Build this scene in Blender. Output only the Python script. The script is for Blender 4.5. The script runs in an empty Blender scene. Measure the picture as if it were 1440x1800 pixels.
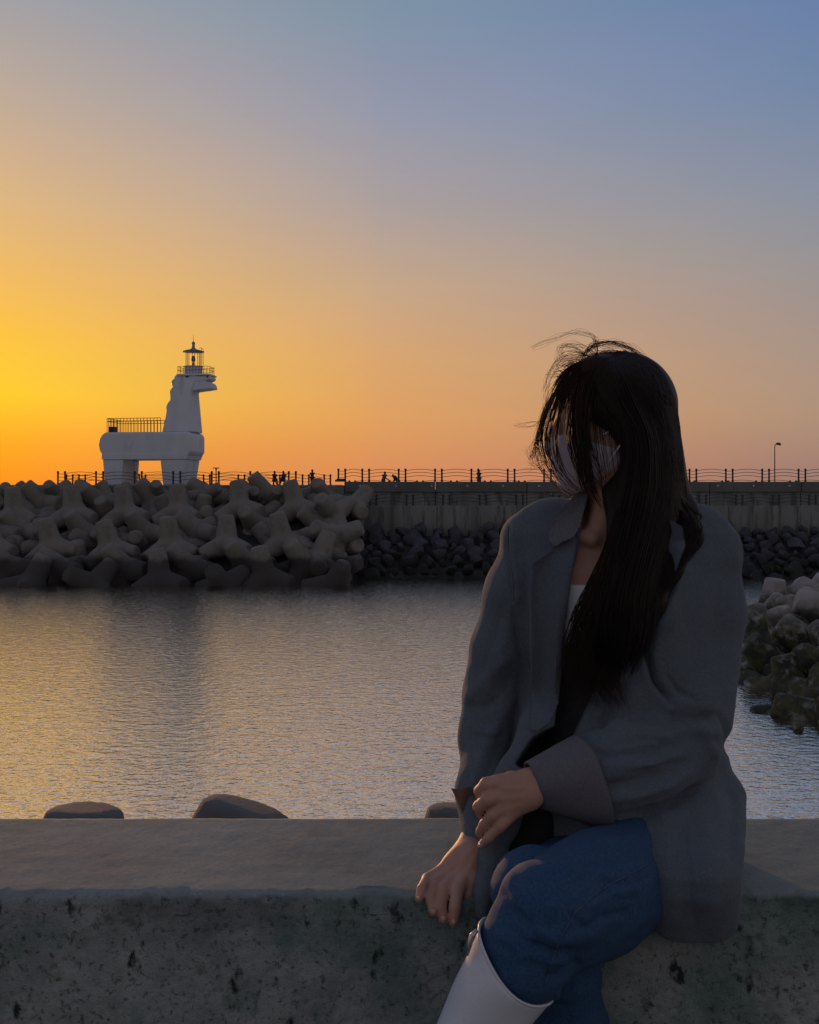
import bpy, math, random
import numpy as np
from mathutils import Vector, noise
random.seed(7); rng = np.random.default_rng(7)
R = math.radians
CZ = 5.9            # camera height above the water, metres
FPX = 1900.0        # focal length in photo pixels
scene = bpy.context.scene

# ---------------------------------------------------------------- camera
cam_d = bpy.data.cameras.new('camera'); cam = bpy.data.objects.new('camera', cam_d)
scene.collection.objects.link(cam); scene.camera = cam
cam.location = (0, 0, CZ); cam.rotation_euler = (R(90), 0, 0)
cam_d.sensor_fit = 'VERTICAL'; cam_d.sensor_height = 36; cam_d.lens = 38.0
cam_d.shift_y = -30/1800.0
cam_d.clip_start = 0.05; cam_d.clip_end = 20000

# ---------------------------------------------------------------- world
SUN_AZ = R(-23.5); SUN_EL = R(4.0)
SUNDIR = Vector((math.sin(SUN_AZ)*math.cos(SUN_EL), math.cos(SUN_AZ)*math.cos(SUN_EL), math.sin(SUN_EL)))
world = bpy.data.worlds.new('World'); scene.world = world; world.use_nodes = True
def s2l(c):
    return tuple((v/12.92 if v <= .04045 else ((v+.055)/1.055)**2.4) for v in [x/255.0 for x in c])
def build_world():
    nt = world.node_tree; N = nt.nodes; L = nt.links; N.clear()
    out = N.new('ShaderNodeOutputWorld'); bg = N.new('ShaderNodeBackground'); L.new(bg.outputs[0], out.inputs[0])
    tc = N.new('ShaderNodeTexCoord'); sep = N.new('ShaderNodeSeparateXYZ'); L.new(tc.outputs['Generated'], sep.inputs[0])
    def M(op, a, b=None, c=None):
        n = N.new('ShaderNodeMath'); n.operation = op
        for i, v in enumerate((a, b, c)):
            if v is None: continue
            if isinstance(v, (int, float)): n.inputs[i].default_value = v
            else: L.new(v, n.inputs[i])
        return n.outputs[0]
    el = M('ARCSINE', M('MAXIMUM', M('MINIMUM', sep.outputs[2], 1.0), -1.0))
    elf = M('DIVIDE', M('MAXIMUM', el, 0.0), math.pi/2)                    # 0 at the horizon, 1 overhead
    az = M('ARCTAN2', sep.outputs[0], sep.outputs[1])
    da = M('SUBTRACT', az, SUN_AZ)
    cosd = M('COSINE', da)
    dist = M('ARCCOSINE', M('MAXIMUM', M('MINIMUM', cosd, 1.0), -1.0))     # azimuth away from the sun
    deg = M('MULTIPLY', dist, 180/math.pi)
    def ramp(stops):
        r = N.new('ShaderNodeValToRGB'); r.color_ramp.interpolation = 'B_SPLINE' if False else 'EASE'
        r.color_ramp.interpolation = 'CARDINAL' if False else 'LINEAR'
        e = r.color_ramp.elements
        for i, (p, c) in enumerate(stops):
            if i < 2: x = e[i]; x.position = p/90.0
            else: x = e.new(p/90.0)
            x.color = (*s2l(c), 1)
        L.new(elf, r.inputs[0]); return r.outputs[0]
    # elevation (degrees) against colour, at azimuths 3, 24, 45 and 180 degrees away from the sun
    A = ramp([(0, (250,142,22)), (2.5, (255,166,8)), (5, (255,204,20)), (8, (252,193,54)), (11, (243,187,96)), (14.5, (226,184,132)),
              (19, (196,174,156)), (24, (164,162,172)), (36, (122,126,150)), (90, (104,106,122))])
    B = ramp([(0, (222,138,88)), (1.5, (224,148,92)), (4, (229,164,96)), (7, (222,170,110)), (11, (203,172,138)), (15, (178,162,161)),
              (19.5, (154,155,175)), (24, (132,150,172)), (36, (112,122,152)), (90, (104,106,122))])
    Cc = ramp([(0, (156,122,116)), (1.5, (164,132,118)), (4, (176,148,124)), (7, (172,152,136)), (11, (158,150,151)), (15, (140,146,165)),
              (19.5, (116,138,170)), (24, (104,130,172)), (36, (98,114,148)), (90, (104,106,122))])
    D = ramp([(0, (150,136,132)), (6, (160,144,138)), (15, (152,144,146)), (36, (126,126,138)), (60, (112,114,128)), (90, (104,106,122))])
    def mix(a, b, f):
        m = N.new('ShaderNodeMix'); m.data_type = 'RGBA'; L.new(f, m.inputs[0]); L.new(a, m.inputs[6]); L.new(b, m.inputs[7]); return m.outputs[2]
    def mr(lo, hi):
        m = N.new('ShaderNodeMapRange'); m.interpolation_type = 'LINEAR'; m.inputs[1].default_value = lo; m.inputs[2].default_value = hi
        L.new(deg, m.inputs[0]); return m.outputs[0]
    col = mix(A, B, mr(2.5, 22)); col = mix(col, Cc, mr(21, 45)); col = mix(col, D, mr(45, 120))
    # faint high cloud texture in the sky's colour
    mp = N.new('ShaderNodeMapping'); mp.inputs['Scale'].default_value = (1.2, 1.2, 5.0); mp.inputs['Rotation'].default_value = (0, R(22), 0)
    L.new(tc.outputs['Generated'], mp.inputs[0])
    nz = N.new('ShaderNodeTexNoise'); nz.inputs['Scale'].default_value = 2.2; nz.inputs['Detail'].default_value = 3; L.new(mp.outputs[0], nz.inputs['Vector'])
    v = M('MULTIPLY_ADD', nz.outputs[0], 0.10, 0.95)
    hs = N.new('ShaderNodeVectorMath'); hs.operation = 'SCALE'; L.new(col, hs.inputs[0]); L.new(v, hs.inputs['Scale'])
    sky = N.new('ShaderNodeTexSky'); sky.sky_type = 'NISHITA'; sky.sun_disc = False
    sky.sun_elevation = SUN_EL; sky.sun_rotation = SUN_AZ; sky.dust_density = 3; sky.ozone_density = 2
    sc = N.new('ShaderNodeVectorMath'); sc.operation = 'SCALE'; sc.inputs['Scale'].default_value = 0.003; L.new(sky.outputs[0], sc.inputs[0])
    ad = N.new('ShaderNodeVectorMath'); ad.operation = 'ADD'; L.new(hs.outputs[0], ad.inputs[0]); L.new(sc.outputs[0], ad.inputs[1])
    mp2 = N.new('ShaderNodeMapping'); mp2.inputs['Scale'].default_value = (.8, .8, 7.0); mp2.inputs['Rotation'].default_value = (0, R(24), 0); L.new(tc.outputs['Generated'], mp2.inputs[0])
    nz2 = N.new('ShaderNodeTexNoise'); nz2.inputs['Scale'].default_value = 1.6; nz2.inputs['Detail'].default_value = 2; L.new(mp2.outputs[0], nz2.inputs['Vector'])
    mr2 = N.new('ShaderNodeMapRange'); mr2.inputs[1].default_value = .38; mr2.inputs[2].default_value = .62; L.new(nz2.outputs[0], mr2.inputs[0])
    tint = N.new('ShaderNodeMix'); tint.data_type = 'RGBA'; tint.inputs[6].default_value = (.98, 1.01, .985, 1); tint.inputs[7].default_value = (1.02, .985, 1.015, 1); L.new(mr2.outputs[0], tint.inputs[0])
    mu = N.new('ShaderNodeVectorMath'); mu.operation = 'MULTIPLY'; L.new(ad.outputs[0], mu.inputs[0]); L.new(tint.outputs[2], mu.inputs[1])
    L.new(mu.outputs[0], bg.inputs[0]); bg.inputs[1].default_value = 0.93
build_world()
sun_d = bpy.data.lights.new('sun', 'SUN'); sun_d.energy = 1.8; sun_d.angle = R(1.5); sun_d.color = (1.0, .50, .22)
sun = bpy.data.objects.new('sun', sun_d); scene.collection.objects.link(sun)
sun.rotation_euler = SUNDIR.to_track_quat('Z', 'Y').to_euler(); sun.location = (-20, 40, 30)
scene.view_settings.view_transform = 'Standard'; scene.view_settings.look = 'None'
scene.view_settings.exposure = 0; scene.view_settings.gamma = 1; scene.view_settings.use_curve_mapping = False
scene.render.engine = 'CYCLES'

# ---------------------------------------------------------------- helpers
COL = scene.collection
def W(px, py, d):
    """the point of the place seen at photo pixel (px, py), d metres in front of the camera"""
    return np.array(((px-720)/FPX*d, d, CZ + (870-py)/FPX*d))
def tag(o, label=None, cat=None, group=None, kind=None):
    if label: o['label'] = label
    if cat: o['category'] = cat
    if group: o['group'] = group
    if kind: o['kind'] = kind
    return o
def empty(name, loc, rz=0):
    o = bpy.data.objects.new(name, None); o.location = loc; o.rotation_euler = (0, 0, rz); o.empty_display_size = .2; COL.objects.link(o); return o
def link(name, me, mat=None, parent=None, loc=None, rot=None, world_space=True):
    o = bpy.data.objects.new(name, me); COL.objects.link(o)
    if mat is not None and len(me.materials) == 0: me.materials.append(mat)
    if parent is not None:
        o.parent = parent
    if loc is not None: o.location = loc
    if rot is not None: o.rotation_euler = rot
    return o
def mesh_np(name, V, Fc, smooth=True):
    me = bpy.data.meshes.new(name); V = np.asarray(V, np.float32); Fc = np.asarray(Fc, np.int32)
    k = Fc.shape[1]
    me.vertices.add(len(V)); me.vertices.foreach_set('co', V.ravel())
    me.loops.add(Fc.size); me.loops.foreach_set('vertex_index', Fc.ravel())
    me.polygons.add(len(Fc)); me.polygons.foreach_set('loop_start', np.arange(0, Fc.size, k, dtype=np.int32))
    me.polygons.foreach_set('loop_total', np.full(len(Fc), k, np.int32))
    me.update(calc_edges=True)
    if smooth: me.polygons.foreach_set('use_smooth', np.ones(len(Fc), bool))
    me.validate(); return me
class MB:
    """collects simple solids, builds one mesh"""
    def __init__(s): s.v = []; s.f = []
    def poly(s, vs, fs):
        n = len(s.v); s.v += [tuple(map(float, v)) for v in vs]; s.f += [tuple(i+n for i in f) for f in fs]; return s
    def box(s, x0, x1, y0, y1, z0, z1):
        v = [(x, y, z) for x in (x0, x1) for y in (y0, y1) for z in (z0, z1)]
        return s.poly(v, [(0,1,3,2), (4,6,7,5), (0,4,5,1), (2,3,7,6), (0,2,6,4), (1,5,7,3)])
    def tube(s, pts, rad, n=6, caps=True):
        pts = [Vector(p) for p in pts]; rad = rad if hasattr(rad, '__len__') else [rad]*len(pts)
        vs = []; up = None
        for i, p in enumerate(pts):
            t = (pts[min(i+1, len(pts)-1)] - pts[max(i-1, 0)]).normalized()
            if up is None: up = t.orthogonal().normalized()
            up = (up - t*up.dot(t)).normalized(); b = t.cross(up)
            for k in range(n):
                a = 2*math.pi*k/n; vs.append(p + (up*math.cos(a) + b*math.sin(a))*rad[i])
        fs = [(i*n+k, i*n+(k+1) % n, (i+1)*n+(k+1) % n, (i+1)*n+k) for i in range(len(pts)-1) for k in range(n)]
        if caps: fs += [tuple(range(n-1, -1, -1)), tuple(range((len(pts)-1)*n, len(pts)*n))]
        return s.poly(vs, fs)
    def lathe(s, prof, c=(0,0,0), n=24):
        vs = [(c[0]+r*math.cos(2*math.pi*k/n), c[1]+r*math.sin(2*math.pi*k/n), c[2]+z) for r, z in prof for k in range(n)]
        fs = [(i*n+k, i*n+(k+1) % n, (i+1)*n+(k+1) % n, (i+1)*n+k) for i in range(len(prof)-1) for k in range(n)]
        fs += [tuple(range(n-1, -1, -1)), tuple(range((len(prof)-1)*n, len(prof)*n))]
        return s.poly(vs, fs)
    def prism(s, pts, y0, y1):
        """polygon in x,z extruded along y"""
        n = len(pts); vs = [(x, y0, z) for x, z in pts] + [(x, y1, z) for x, z in pts]
        return s.poly(vs, [tuple(range(n)), tuple(range(2*n-1, n-1, -1))] + [(i, i+n, (i+1) % n+n, (i+1) % n) for i in range(n)])
    def mesh(s, name, smooth=False):
        me = bpy.data.meshes.new(name); me.from_pydata(s.v, [], s.f); me.validate()
        import bmesh
        bm = bmesh.new(); bm.from_mesh(me); bmesh.ops.recalc_face_normals(bm, faces=bm.faces); bm.to_mesh(me); bm.free()
        if smooth: me.polygons.foreach_set('use_smooth', np.ones(len(me.polygons), bool))
        return me
    def build(s, name, mat, parent=None, loc=None, smooth=False, bevel=0, seg=2):
        o = link(name, s.mesh(name, smooth), mat, parent, loc)
        if bevel:
            m = o.modifiers.new('bevel', 'BEVEL'); m.width = bevel; m.segments = seg; m.limit_method = 'ANGLE'; m.angle_limit = R(28)
        return o

# signed distance modelling ------------------------------------------------
def smin(a, b, k):
    if k <= 0: return np.minimum(a, b)
    h = np.maximum(k-np.abs(a-b), 0)/k
    return np.minimum(a, b) - h*h*k*.25
class SDF:
    def __init__(s, lo, hi, h):
        s.lo = np.array(lo, float); s.h = h; n = np.ceil((np.array(hi)-s.lo)/h).astype(int)+1
        s.D = np.full(n, 1.0, np.float32); s.ax = [(s.lo[i]+np.arange(n[i])*h).astype(np.float32) for i in range(3)]
    def blk(s, lo, hi):
        sl = []
        for i in range(3):
            a = int(max(0, math.floor((lo[i]-s.lo[i])/s.h))); b = int(min(s.D.shape[i], math.ceil((hi[i]-s.lo[i])/s.h)+1)); sl.append(slice(a, max(b, a)))
        return tuple(sl)
    def grid(s, sl): return s.ax[0][sl[0]][:, None, None], s.ax[1][sl[1]][None, :, None], s.ax[2][sl[2]][None, None, :]
    def add(s, fn, lo, hi, k=0.0, sub=False):
        m = max(k, .008)+2*s.h; sl = s.blk(np.array(lo)-m, np.array(hi)+m)
        if any(q.stop <= q.start for q in sl): return
        d = fn(*s.grid(sl)).astype(np.float32)
        s.D[sl] = -smin(-s.D[sl], d, k) if sub else smin(s.D[sl], d, k)
    def cone(s, a, b, ra, rb, k=0.0, flat=None, sub=False):
        a = np.array(a, float); b = np.array(b, float); ab = b-a; L2 = max(float(ab@ab), 1e-12)
        def fn(X, Y, Z):
            x, y, z = X-a[0], Y-a[1], Z-a[2]
            t = np.clip((x*ab[0]+y*ab[1]+z*ab[2])/L2, 0, 1)
            x, y, z = x-t*ab[0], y-t*ab[1], z-t*ab[2]
            if flat is not None:
                u = np.array(flat[0], float); u /= np.linalg.norm(u); q = (x*u[0]+y*u[1]+z*u[2])*(flat[1]-1)
                x, y, z = x+q*u[0], y+q*u[1], z+q*u[2]
            return np.sqrt(x*x+y*y+z*z)-(ra+(rb-ra)*t)
        r = max(ra, rb)
        s.add(fn, np.minimum(a, b)-r, np.maximum(a, b)+r, k, sub)
    def path(s, pts, rad, k=0.0, kj=.01, flat=None):
        """chain of rounded cones"""
        for i in range(len(pts)-1): s.cone(pts[i], pts[i+1], rad[i], rad[i+1], k if i == 0 else kj, flat)
    def ell(s, c, r, k=0.0, rot=None, sub=False):
        c = np.array(c, float); r = np.array(r, float); Mx = np.eye(3) if rot is None else np.array(rot)
        def fn(X, Y, Z):
            x, y, z = X-c[0], Y-c[1], Z-c[2]
            p = [(Mx[i][0]*x+Mx[i][1]*y+Mx[i][2]*z) for i in range(3)]
            k0 = np.sqrt(sum((p[i]/r[i])**2 for i in range(3))); k1 = np.sqrt(sum((p[i]/r[i]**2)**2 for i in range(3)))
            return k0*(k0-1)/np.maximum(k1, 1e-6)
        q = r.max() if rot is not None else r
        s.add(fn, c-q, c+q, k, sub)
    def loft(s, rings, n=2.4, k=0.0, cap=.02):
        """rings (z, cx, cy, a, b), any order"""
        rg = np.array(sorted(rings)); z0, z1 = rg[0, 0], rg[-1, 0]
        def fn(X, Y, Z):
            zz = Z.ravel(); g = [np.interp(zz, rg[:, 0], rg[:, i])[None, None, :] for i in range(1, 5)]
            q = (np.abs((X-g[0])/g[2])**n + np.abs((Y-g[1])/g[3])**n)**(1/n)
            d = (q-1)*np.minimum(g[2], g[3]); dz = np.maximum(z0-Z, Z-z1)
            return -smin(-d, -(dz+0*d), cap)
        lo = ((rg[:, 1]-rg[:, 3]).min(), (rg[:, 2]-rg[:, 4]).min(), z0); hi = ((rg[:, 1]+rg[:, 3]).max(), (rg[:, 2]+rg[:, 4]).max(), z1)
        s.add(fn, lo, hi, k)
    def mesh(s, name):
        D = s.D; h = s.h; ins = D < 0
        nx, ny, nz = D.shape
        cnt = np.zeros((nx-1, ny-1, nz-1), np.int8)
        for i in (0, 1):
            for j in (0, 1):
                for k in (0, 1): cnt += ins[i:nx-1+i, j:ny-1+j, k:nz-1+k]
        act = (cnt > 0) & (cnt < 8); idx = np.argwhere(act); del cnt
        acc = np.zeros((len(idx), 3), np.float32); num = np.zeros(len(idx), np.float32)
        cs = [(i, j, k) for i in (0, 1) for j in (0, 1) for k in (0, 1)]
        for a in cs:
            for ax in range(3):
                if a[ax] == 1: continue
                b = list(a); b[ax] = 1; b = tuple(b)
                va = D[idx[:, 0]+a[0], idx[:, 1]+a[1], idx[:, 2]+a[2]]; vb = D[idx[:, 0]+b[0], idx[:, 1]+b[1], idx[:, 2]+b[2]]
                m = (va < 0) != (vb < 0); t = np.where(m, va/np.where(m, va-vb, 1), 0)
                p = np.array(a, np.float32)[None, :].repeat(len(idx), 0); p[:, ax] += t
                acc += p*m[:, None]; num += m
        V = (idx+acc/num[:, None])*h+s.lo
        ids = np.full(act.shape, -1, np.int32); ids[act] = np.arange(len(idx))
        Q = []
        for ax in range(3):
            sl0 = [slice(None)]*3; sl1 = [slice(None)]*3; sl0[ax] = slice(0, -1); sl1[ax] = slice(1, None)
            A, B = ins[tuple(sl0)], ins[tuple(sl1)]; e = np.argwhere(A != B)
            u, v = [(1, 2), (2, 0), (0, 1)][ax]
            ok = (e[:, u] > 0) & (e[:, v] > 0) & (e[:, u] < D.shape[u]-1) & (e[:, v] < D.shape[v]-1); e = e[ok]
            def gi(du, dv):
                q = e.copy(); q[:, u] -= du; q[:, v] -= dv; return ids[q[:, 0], q[:, 1], q[:, 2]]
            q = np.stack([gi(1, 1), gi(0, 1), gi(0, 0), gi(1, 0)], 1)
            fl = A[e[:, 0], e[:, 1], e[:, 2]]; q[~fl] = q[~fl][:, ::-1]; Q.append(q)
        return mesh_np(name, V, np.concatenate(Q))
def vco(me):
    a = np.empty(len(me.vertices)*3, np.float32); me.vertices.foreach_get('co', a); return a.reshape(-1, 3)
def vno(me):
    a = np.empty(len(me.vertices)*3, np.float32); me.vertices.foreach_get('normal', a); return a.reshape(-1, 3)
def setco(me, V): me.vertices.foreach_set('co', V.astype(np.float32).ravel()); me.update()
def polydist(P, poly):
    """2-D distance of points to a polyline, and the fraction along it"""
    best = np.full(len(P), 1e9); tt = np.zeros(len(P)); n = len(poly)-1
    for i in range(n):
        a = np.array(poly[i], float); b = np.array(poly[i+1], float); ab = b-a
        t = np.clip(((P-a)@ab)/max(ab@ab, 1e-9), 0, 1); d = np.linalg.norm(P-(a+t[:, None]*ab), axis=1)
        m = d < best; best[m] = d[m]; tt[m] = (i+t[m])/n
    return best, tt
def pix(V): return np.stack([720+FPX*V[:, 0]/V[:, 1], 870-(V[:, 2]-CZ)/V[:, 1]*FPX], 1)
def folds(me, lst, ymax=9e9, front=.15):
    """cloth folds: (polyline, width, depth) ridges (+) and creases (-) raised on the camera-side cloth"""
    V = vco(me).astype(float); Nn = vno(me); P = pix(V); dd = np.zeros(len(V))
    for poly, w, a in lst:
        d, t = polydist(P, poly); dd += a*np.exp(-(d/w)**2)*np.clip(np.minimum(t, 1-t)*6+.15, 0, 1)
    wgt = np.clip((-Nn[:, 1]-front+.3)/.3, 0, 1)*(V[:, 1] < ymax)
    setco(me, V+Nn*(dd*wgt)[:, None])
def ripple(me, amp, scale, seed=0):
    V = vco(me).astype(float); Nn = vno(me); o = np.array([seed*3.1, seed*1.7, 0])
    d = np.array([noise.noise(Vector(p)) for p in ((V+o)*np.array(scale))])
    setco(me, V+Nn*(d*amp)[:, None])

# ---------------------------------------------------------------- materials
def material(name, col, rough=.8, col2=None, scale=5, bump=0, bscale=40, metal=0, ior=None, detail=6, stain=None, coord='Object', spec=None, subs=0, sheen=0, lohi=(.35, .65), stretch=None, coat=0):
    m = bpy.data.materials.new(name); m.use_nodes = True; nt = m.node_tree; N = nt.nodes; L = nt.links
    b = N['Principled BSDF']; b.inputs['Roughness'].default_value = rough; b.inputs['Metallic'].default_value = metal
    if ior: b.inputs['IOR'].default_value = ior
    if spec is not None: b.inputs['Specular IOR Level'].default_value = spec
    if subs: b.inputs['Subsurface Weight'].default_value = subs; b.inputs['Subsurface Radius'].default_value = (.012, .005, .003); b.inputs['Subsurface Scale'].default_value = 1
    if sheen: b.inputs['Sheen Weight'].default_value = sheen; b.inputs['Sheen Roughness'].default_value = .4
    if coat: b.inputs['Coat Weight'].default_value = coat; b.inputs['Coat Roughness'].default_value = .15
    tc = N.new('ShaderNodeTexCoord'); vec = tc.outputs[coord]
    if coord == 'World':
        pass
    if stretch:
        mp = N.new('ShaderNodeMapping'); mp.inputs['Scale'].default_value = stretch; L.new(vec, mp.inputs[0]); vec = mp.outputs[0]
    def nz(s, d=6, v=None, r=.6):
        n = N.new('ShaderNodeTexNoise'); n.inputs['Scale'].default_value = s; n.inputs['Detail'].default_value = d; n.inputs['Roughness'].default_value = r
        L.new(v or vec, n.inputs['Vector']); return n.outputs[0]
    def mr(v, a, b_):
        n = N.new('ShaderNodeMapRange'); n.inputs[1].default_value = a; n.inputs[2].default_value = b_; L.new(v, n.inputs[0]); return n.outputs[0]
    def mix(a, b_, f):
        n = N.new('ShaderNodeMix'); n.data_type = 'RGBA'
        for s_, q in ((6, a), (7, b_)):
            if isinstance(q, tuple): n.inputs[s_].default_value = (*q, 1)
            else: L.new(q, n.inputs[s_])
        L.new(f, n.inputs[0]); return n.outputs[2]
    c = None
    if col2: c = mix(col, col2, mr(nz(scale, detail), *lohi))
    if stain:   # (colour, scale, lo, hi[, z0, z1]) : patches, optionally only below a world height (tide line)
        for st in stain:
            v = nz(st[1], 5)
            f = mr(v, st[2], st[3])
            if len(st) > 4:
                g = N.new('ShaderNodeNewGeometry'); sp = N.new('ShaderNodeSeparateXYZ'); L.new(g.outputs['Position'], sp.inputs[0])
                w = N.new('ShaderNodeMath'); w.operation = 'MULTIPLY_ADD'; L.new(nz(1.1, 4), w.inputs[0]); w.inputs[1].default_value = st[6] if len(st) > 6 else 1.0; L.new(sp.outputs[2], w.inputs[2])
                zf = mr(w.outputs[0], st[5], st[4])
                q = N.new('ShaderNodeMath'); q.operation = 'MULTIPLY'; L.new(f, q.inputs[0]); L.new(zf, q.inputs[1]); f = q.outputs[0]
            c = mix(c if c is not None else col, st[0], f)
    if c is None: b.inputs['Base Color'].default_value = (*col, 1)
    else: L.new(c, b.inputs['Base Color'])
    if bump:
        bp = N.new('ShaderNodeBump'); bp.inputs['Strength'].default_value = 1; bp.inputs['Distance'].default_value = bump
        L.new(nz(bscale, 5), bp.inputs['Height']); L.new(bp.outputs[0], b.inputs['Normal'])
    return m
CONC = material('concrete_tetrapod', (.20,.185,.165), .9, (.16,.155,.14), .8, bump=.015, bscale=9,
                stain=[((.115,.12,.105), 1.2, .5, .7), ((.050,.047,.044), 2.0, .05, .25, 1.85, 2.25, .8)])
CONC_NEAR = material('concrete_tetrapod_mossy', (.36,.345,.33), .9, (.25,.24,.235), 1.0, bump=.02, bscale=9,
                stain=[((.055,.062,.022), 1.2, .3, .5, 1.9, 2.6, .9), ((.022,.024,.018), 1.7, .42, .56, 1.9, 2.9, .9), ((.10,.085,.05), .9, .5, .62, .5, 1.6, .9)])
CONC_WALL = material('sea_wall_concrete', (.20,.215,.205), .9, (.13,.14,.135), .5, bump=.02, bscale=5, stretch=(1.6, 1.6, .22),
                stain=[((.085,.095,.085), 1.3, .5, .62), ((.30,.31,.30), 2.0, .62, .74)])
CONC_TOP = material('sea_wall_coping', (.135,.15,.14), .9, (.10,.11,.10), .7, bump=.02, bscale=5, stretch=(1, 1, .4))
ROCK = material('dark_rock', (.066,.065,.084), .85, (.032,.032,.044), 1.2, bump=.08, bscale=3, coord='Object', stain=[((.012,.014,.012), 2.0, .05, .25, 1.3, 2.2, .8)])
MOUND = material('rubble_core', (.03,.03,.035), .95, (.02,.02,.02), 1)
WHITE = material('white_paint', (.54,.60,.68), .55, (.48,.53,.60), .8, bump=.01, bscale=3, stain=[((.40,.40,.42), 1.2, .60, .75)], stretch=(1, 1, .35))
DARKM = material('dark_metal', (.025,.022,.028), .6)
RUSTM = material('rusty_metal', (.05,.025,.02), .7, (.03,.02,.02), 6)
GLASS_L = material('lamp_glass', (.25,.2,.22), .2, spec=.6)

# ---------------------------------------------------------------- water
def build_water():
    xs = np.concatenate([-np.geomspace(6000, 46, 16), np.linspace(-36, 36, 760), np.geomspace(46, 6000, 16)])
    d = 17.0; ys = [2.4, 5, 8, 11, 14, 16]
    while d < 79: ys.append(d); d += .058*(d/18)**1.25
    ys += list(np.geomspace(80, 12000, 24)); ys = np.array(ys)
    X, Y = np.meshgrid(xs, ys, indexing='ij'); Z = np.zeros_like(X); r = np.random.default_rng(3)
    for i in range(72):
        lam = np.exp(r.uniform(np.log(.22), np.log(1.3))); a = r.normal(0, .42) + math.pi/2 + .1
        k = 2*math.pi/lam; sl = .026 if lam < 1.0 else .017
        ph = r.uniform(0, 6.28); kx, ky = k*math.cos(a), k*math.sin(a)
        env = .6+.4*np.sin(X*r.uniform(.05, .25)+Y*r.uniform(.05, .25)+r.uniform(0, 6.28))
        w = np.sin(kx*X+ky*Y+ph+.6*np.sin(X*.9/lam+r.uniform(0, 6)))
        Z += (sl/k)*w*env*.26
    m = ((np.abs(X) < 36.5) & (Y > 16.5) & (Y < 79.5)); Z *= m
    nx, ny = X.shape; V = np.stack([X, Y, Z], -1).reshape(-1, 3)
    i = np.arange(nx-1)[:, None]*ny+np.arange(ny-1)[None, :]; i = i.ravel()
    me = mesh_np('sea_water', V, np.stack([i, i+ny, i+ny+1, i+1], 1))
    m = bpy.data.materials.new('sea_water'); m.use_nodes = True; N = m.node_tree.nodes; L = m.node_tree.links; b = N['Principled BSDF']
    b.inputs['Base Color'].default_value = (.84, .785, .70, 1); b.inputs['Metallic'].default_value = 1; b.inputs['Roughness'].default_value = .045; b.inputs['IOR'].default_value = 1.4
    tc = N.new('ShaderNodeTexCoord'); mp = N.new('ShaderNodeMapping'); mp.inputs['Scale'].default_value = (.95, 1.35, 1); L.new(tc.outputs['Object'], mp.inputs[0])
    n1 = N.new('ShaderNodeTexNoise'); n1.inputs['Scale'].default_value = 3.6; n1.inputs['Detail'].default_value = 3.5; n1.inputs['Roughness'].default_value = .55; L.new(mp.outputs[0], n1.inputs['Vector'])
    bp = N.new('ShaderNodeBump'); bp.inputs['Strength'].default_value = 1; bp.inputs['Distance'].default_value = .042; L.new(n1.outputs[0], bp.inputs['Height']); L.new(bp.outputs[0], b.inputs['Normal'])
    o = link('sea_water', me, m); tag(o, kind='structure'); return o
build_water()
bed = MB(); bed.box(-6000, 6000, -40, 12000, -6, -4); tag(bed.build('sea_floor', MOUND), kind='structure')

# ---------------------------------------------------------------- far breakwater: core, decks, walls
core = MB()
xl, xr = -70.0, (628-720)/FPX*82
core.prism([(0, 0)], 0, 0) if False else None
def slope_block(x0, x1, prof):   # prof in (y, z), extruded along x
    n = len(prof); vs = [(x0, y, z) for y, z in prof]+[(x1, y, z) for y, z in prof]
    return vs, [tuple(range(n)), tuple(range(2*n-1, n-1, -1))]+[(i, i+n, (i+1) % n+n, (i+1) % n) for i in range(n)]
core.poly(*slope_block(xl, xr, [(72.5, -4), (74.0, .2), (84.6, 5.2), (85.4, 5.6), (85.4, -4)]))
tag(core.build('rubble_mound', MOUND), kind='structure')
deckL = MB(); deckL.poly(*slope_block(xl, (603-720)/FPX*88, [(85.4, -4), (85.4, 6.62), (85.9, 6.7), (98, 6.7), (98, -4)])); tag(deckL.build('breakwater_deck', CONC_WALL), kind='structure')
deckR = MB(); deckR.poly(*slope_block((603-720)/FPX*88+.01, 75, [(90.6, -4), (90.6, 6.35), (100, 6.35), (100, -4)])); tag(deckR.build('breakwater_deck', CONC_WALL), kind='structure')
walk = MB(); walk.poly(*slope_block((603-720)/FPX*88+.01, 75, [(84.6, -4), (84.6, 4.92), (89.9, 4.96), (89.9, -4)])); tag(walk.build('lower_walkway', CONC_WALL), kind='structure')
rslope = MB(); rslope.poly(*slope_block((615-720)/FPX*84+.01, 75, [(75.5, -4), (76.8, .0), (83.7, 2.6), (84.55, 2.7), (84.55, -4)])); tag(rslope.build('rubble_mound', MOUND), kind='structure')

wall = empty('sea_wall', ((603-720)/FPX*88, 84.5, 0)); wx, wy = wall.location.x, wall.location.y
tag(wall, 'long grey concrete sea wall in two steps, streaked, above the dark boulders', 'sea wall')
x = wx; i = 0; segL = 7.6
while x < 60:
    x1 = x+segL-.05; q = random.uniform(-.02, .02)
    MB().box(x-wx, x1-wx, q, .45+q, 2.2, 5.06+random.uniform(-.015, .015)).build('lower_panel', CONC_WALL, wall, bevel=.04)
    MB().box(x-wx, x1-wx, 5.42+q, 6.0+q, 4.9, 6.13).build('upper_panel', CONC_WALL, wall, bevel=.03)
    MB().box(x-wx, x1-wx, 5.28+q, 6.08+q, 6.132, 7.0+random.uniform(-.008, .008)).build('coping', CONC_TOP, wall, bevel=.05)
    x += segL
spot = MB().tube([(0, 0, 0), (0, .12, 0)], .09, 10).mesh('fixture')
PALE = material('pale_fitting', (.42,.43,.42), .7)
spot.materials.append(PALE)
k = 0
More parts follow.
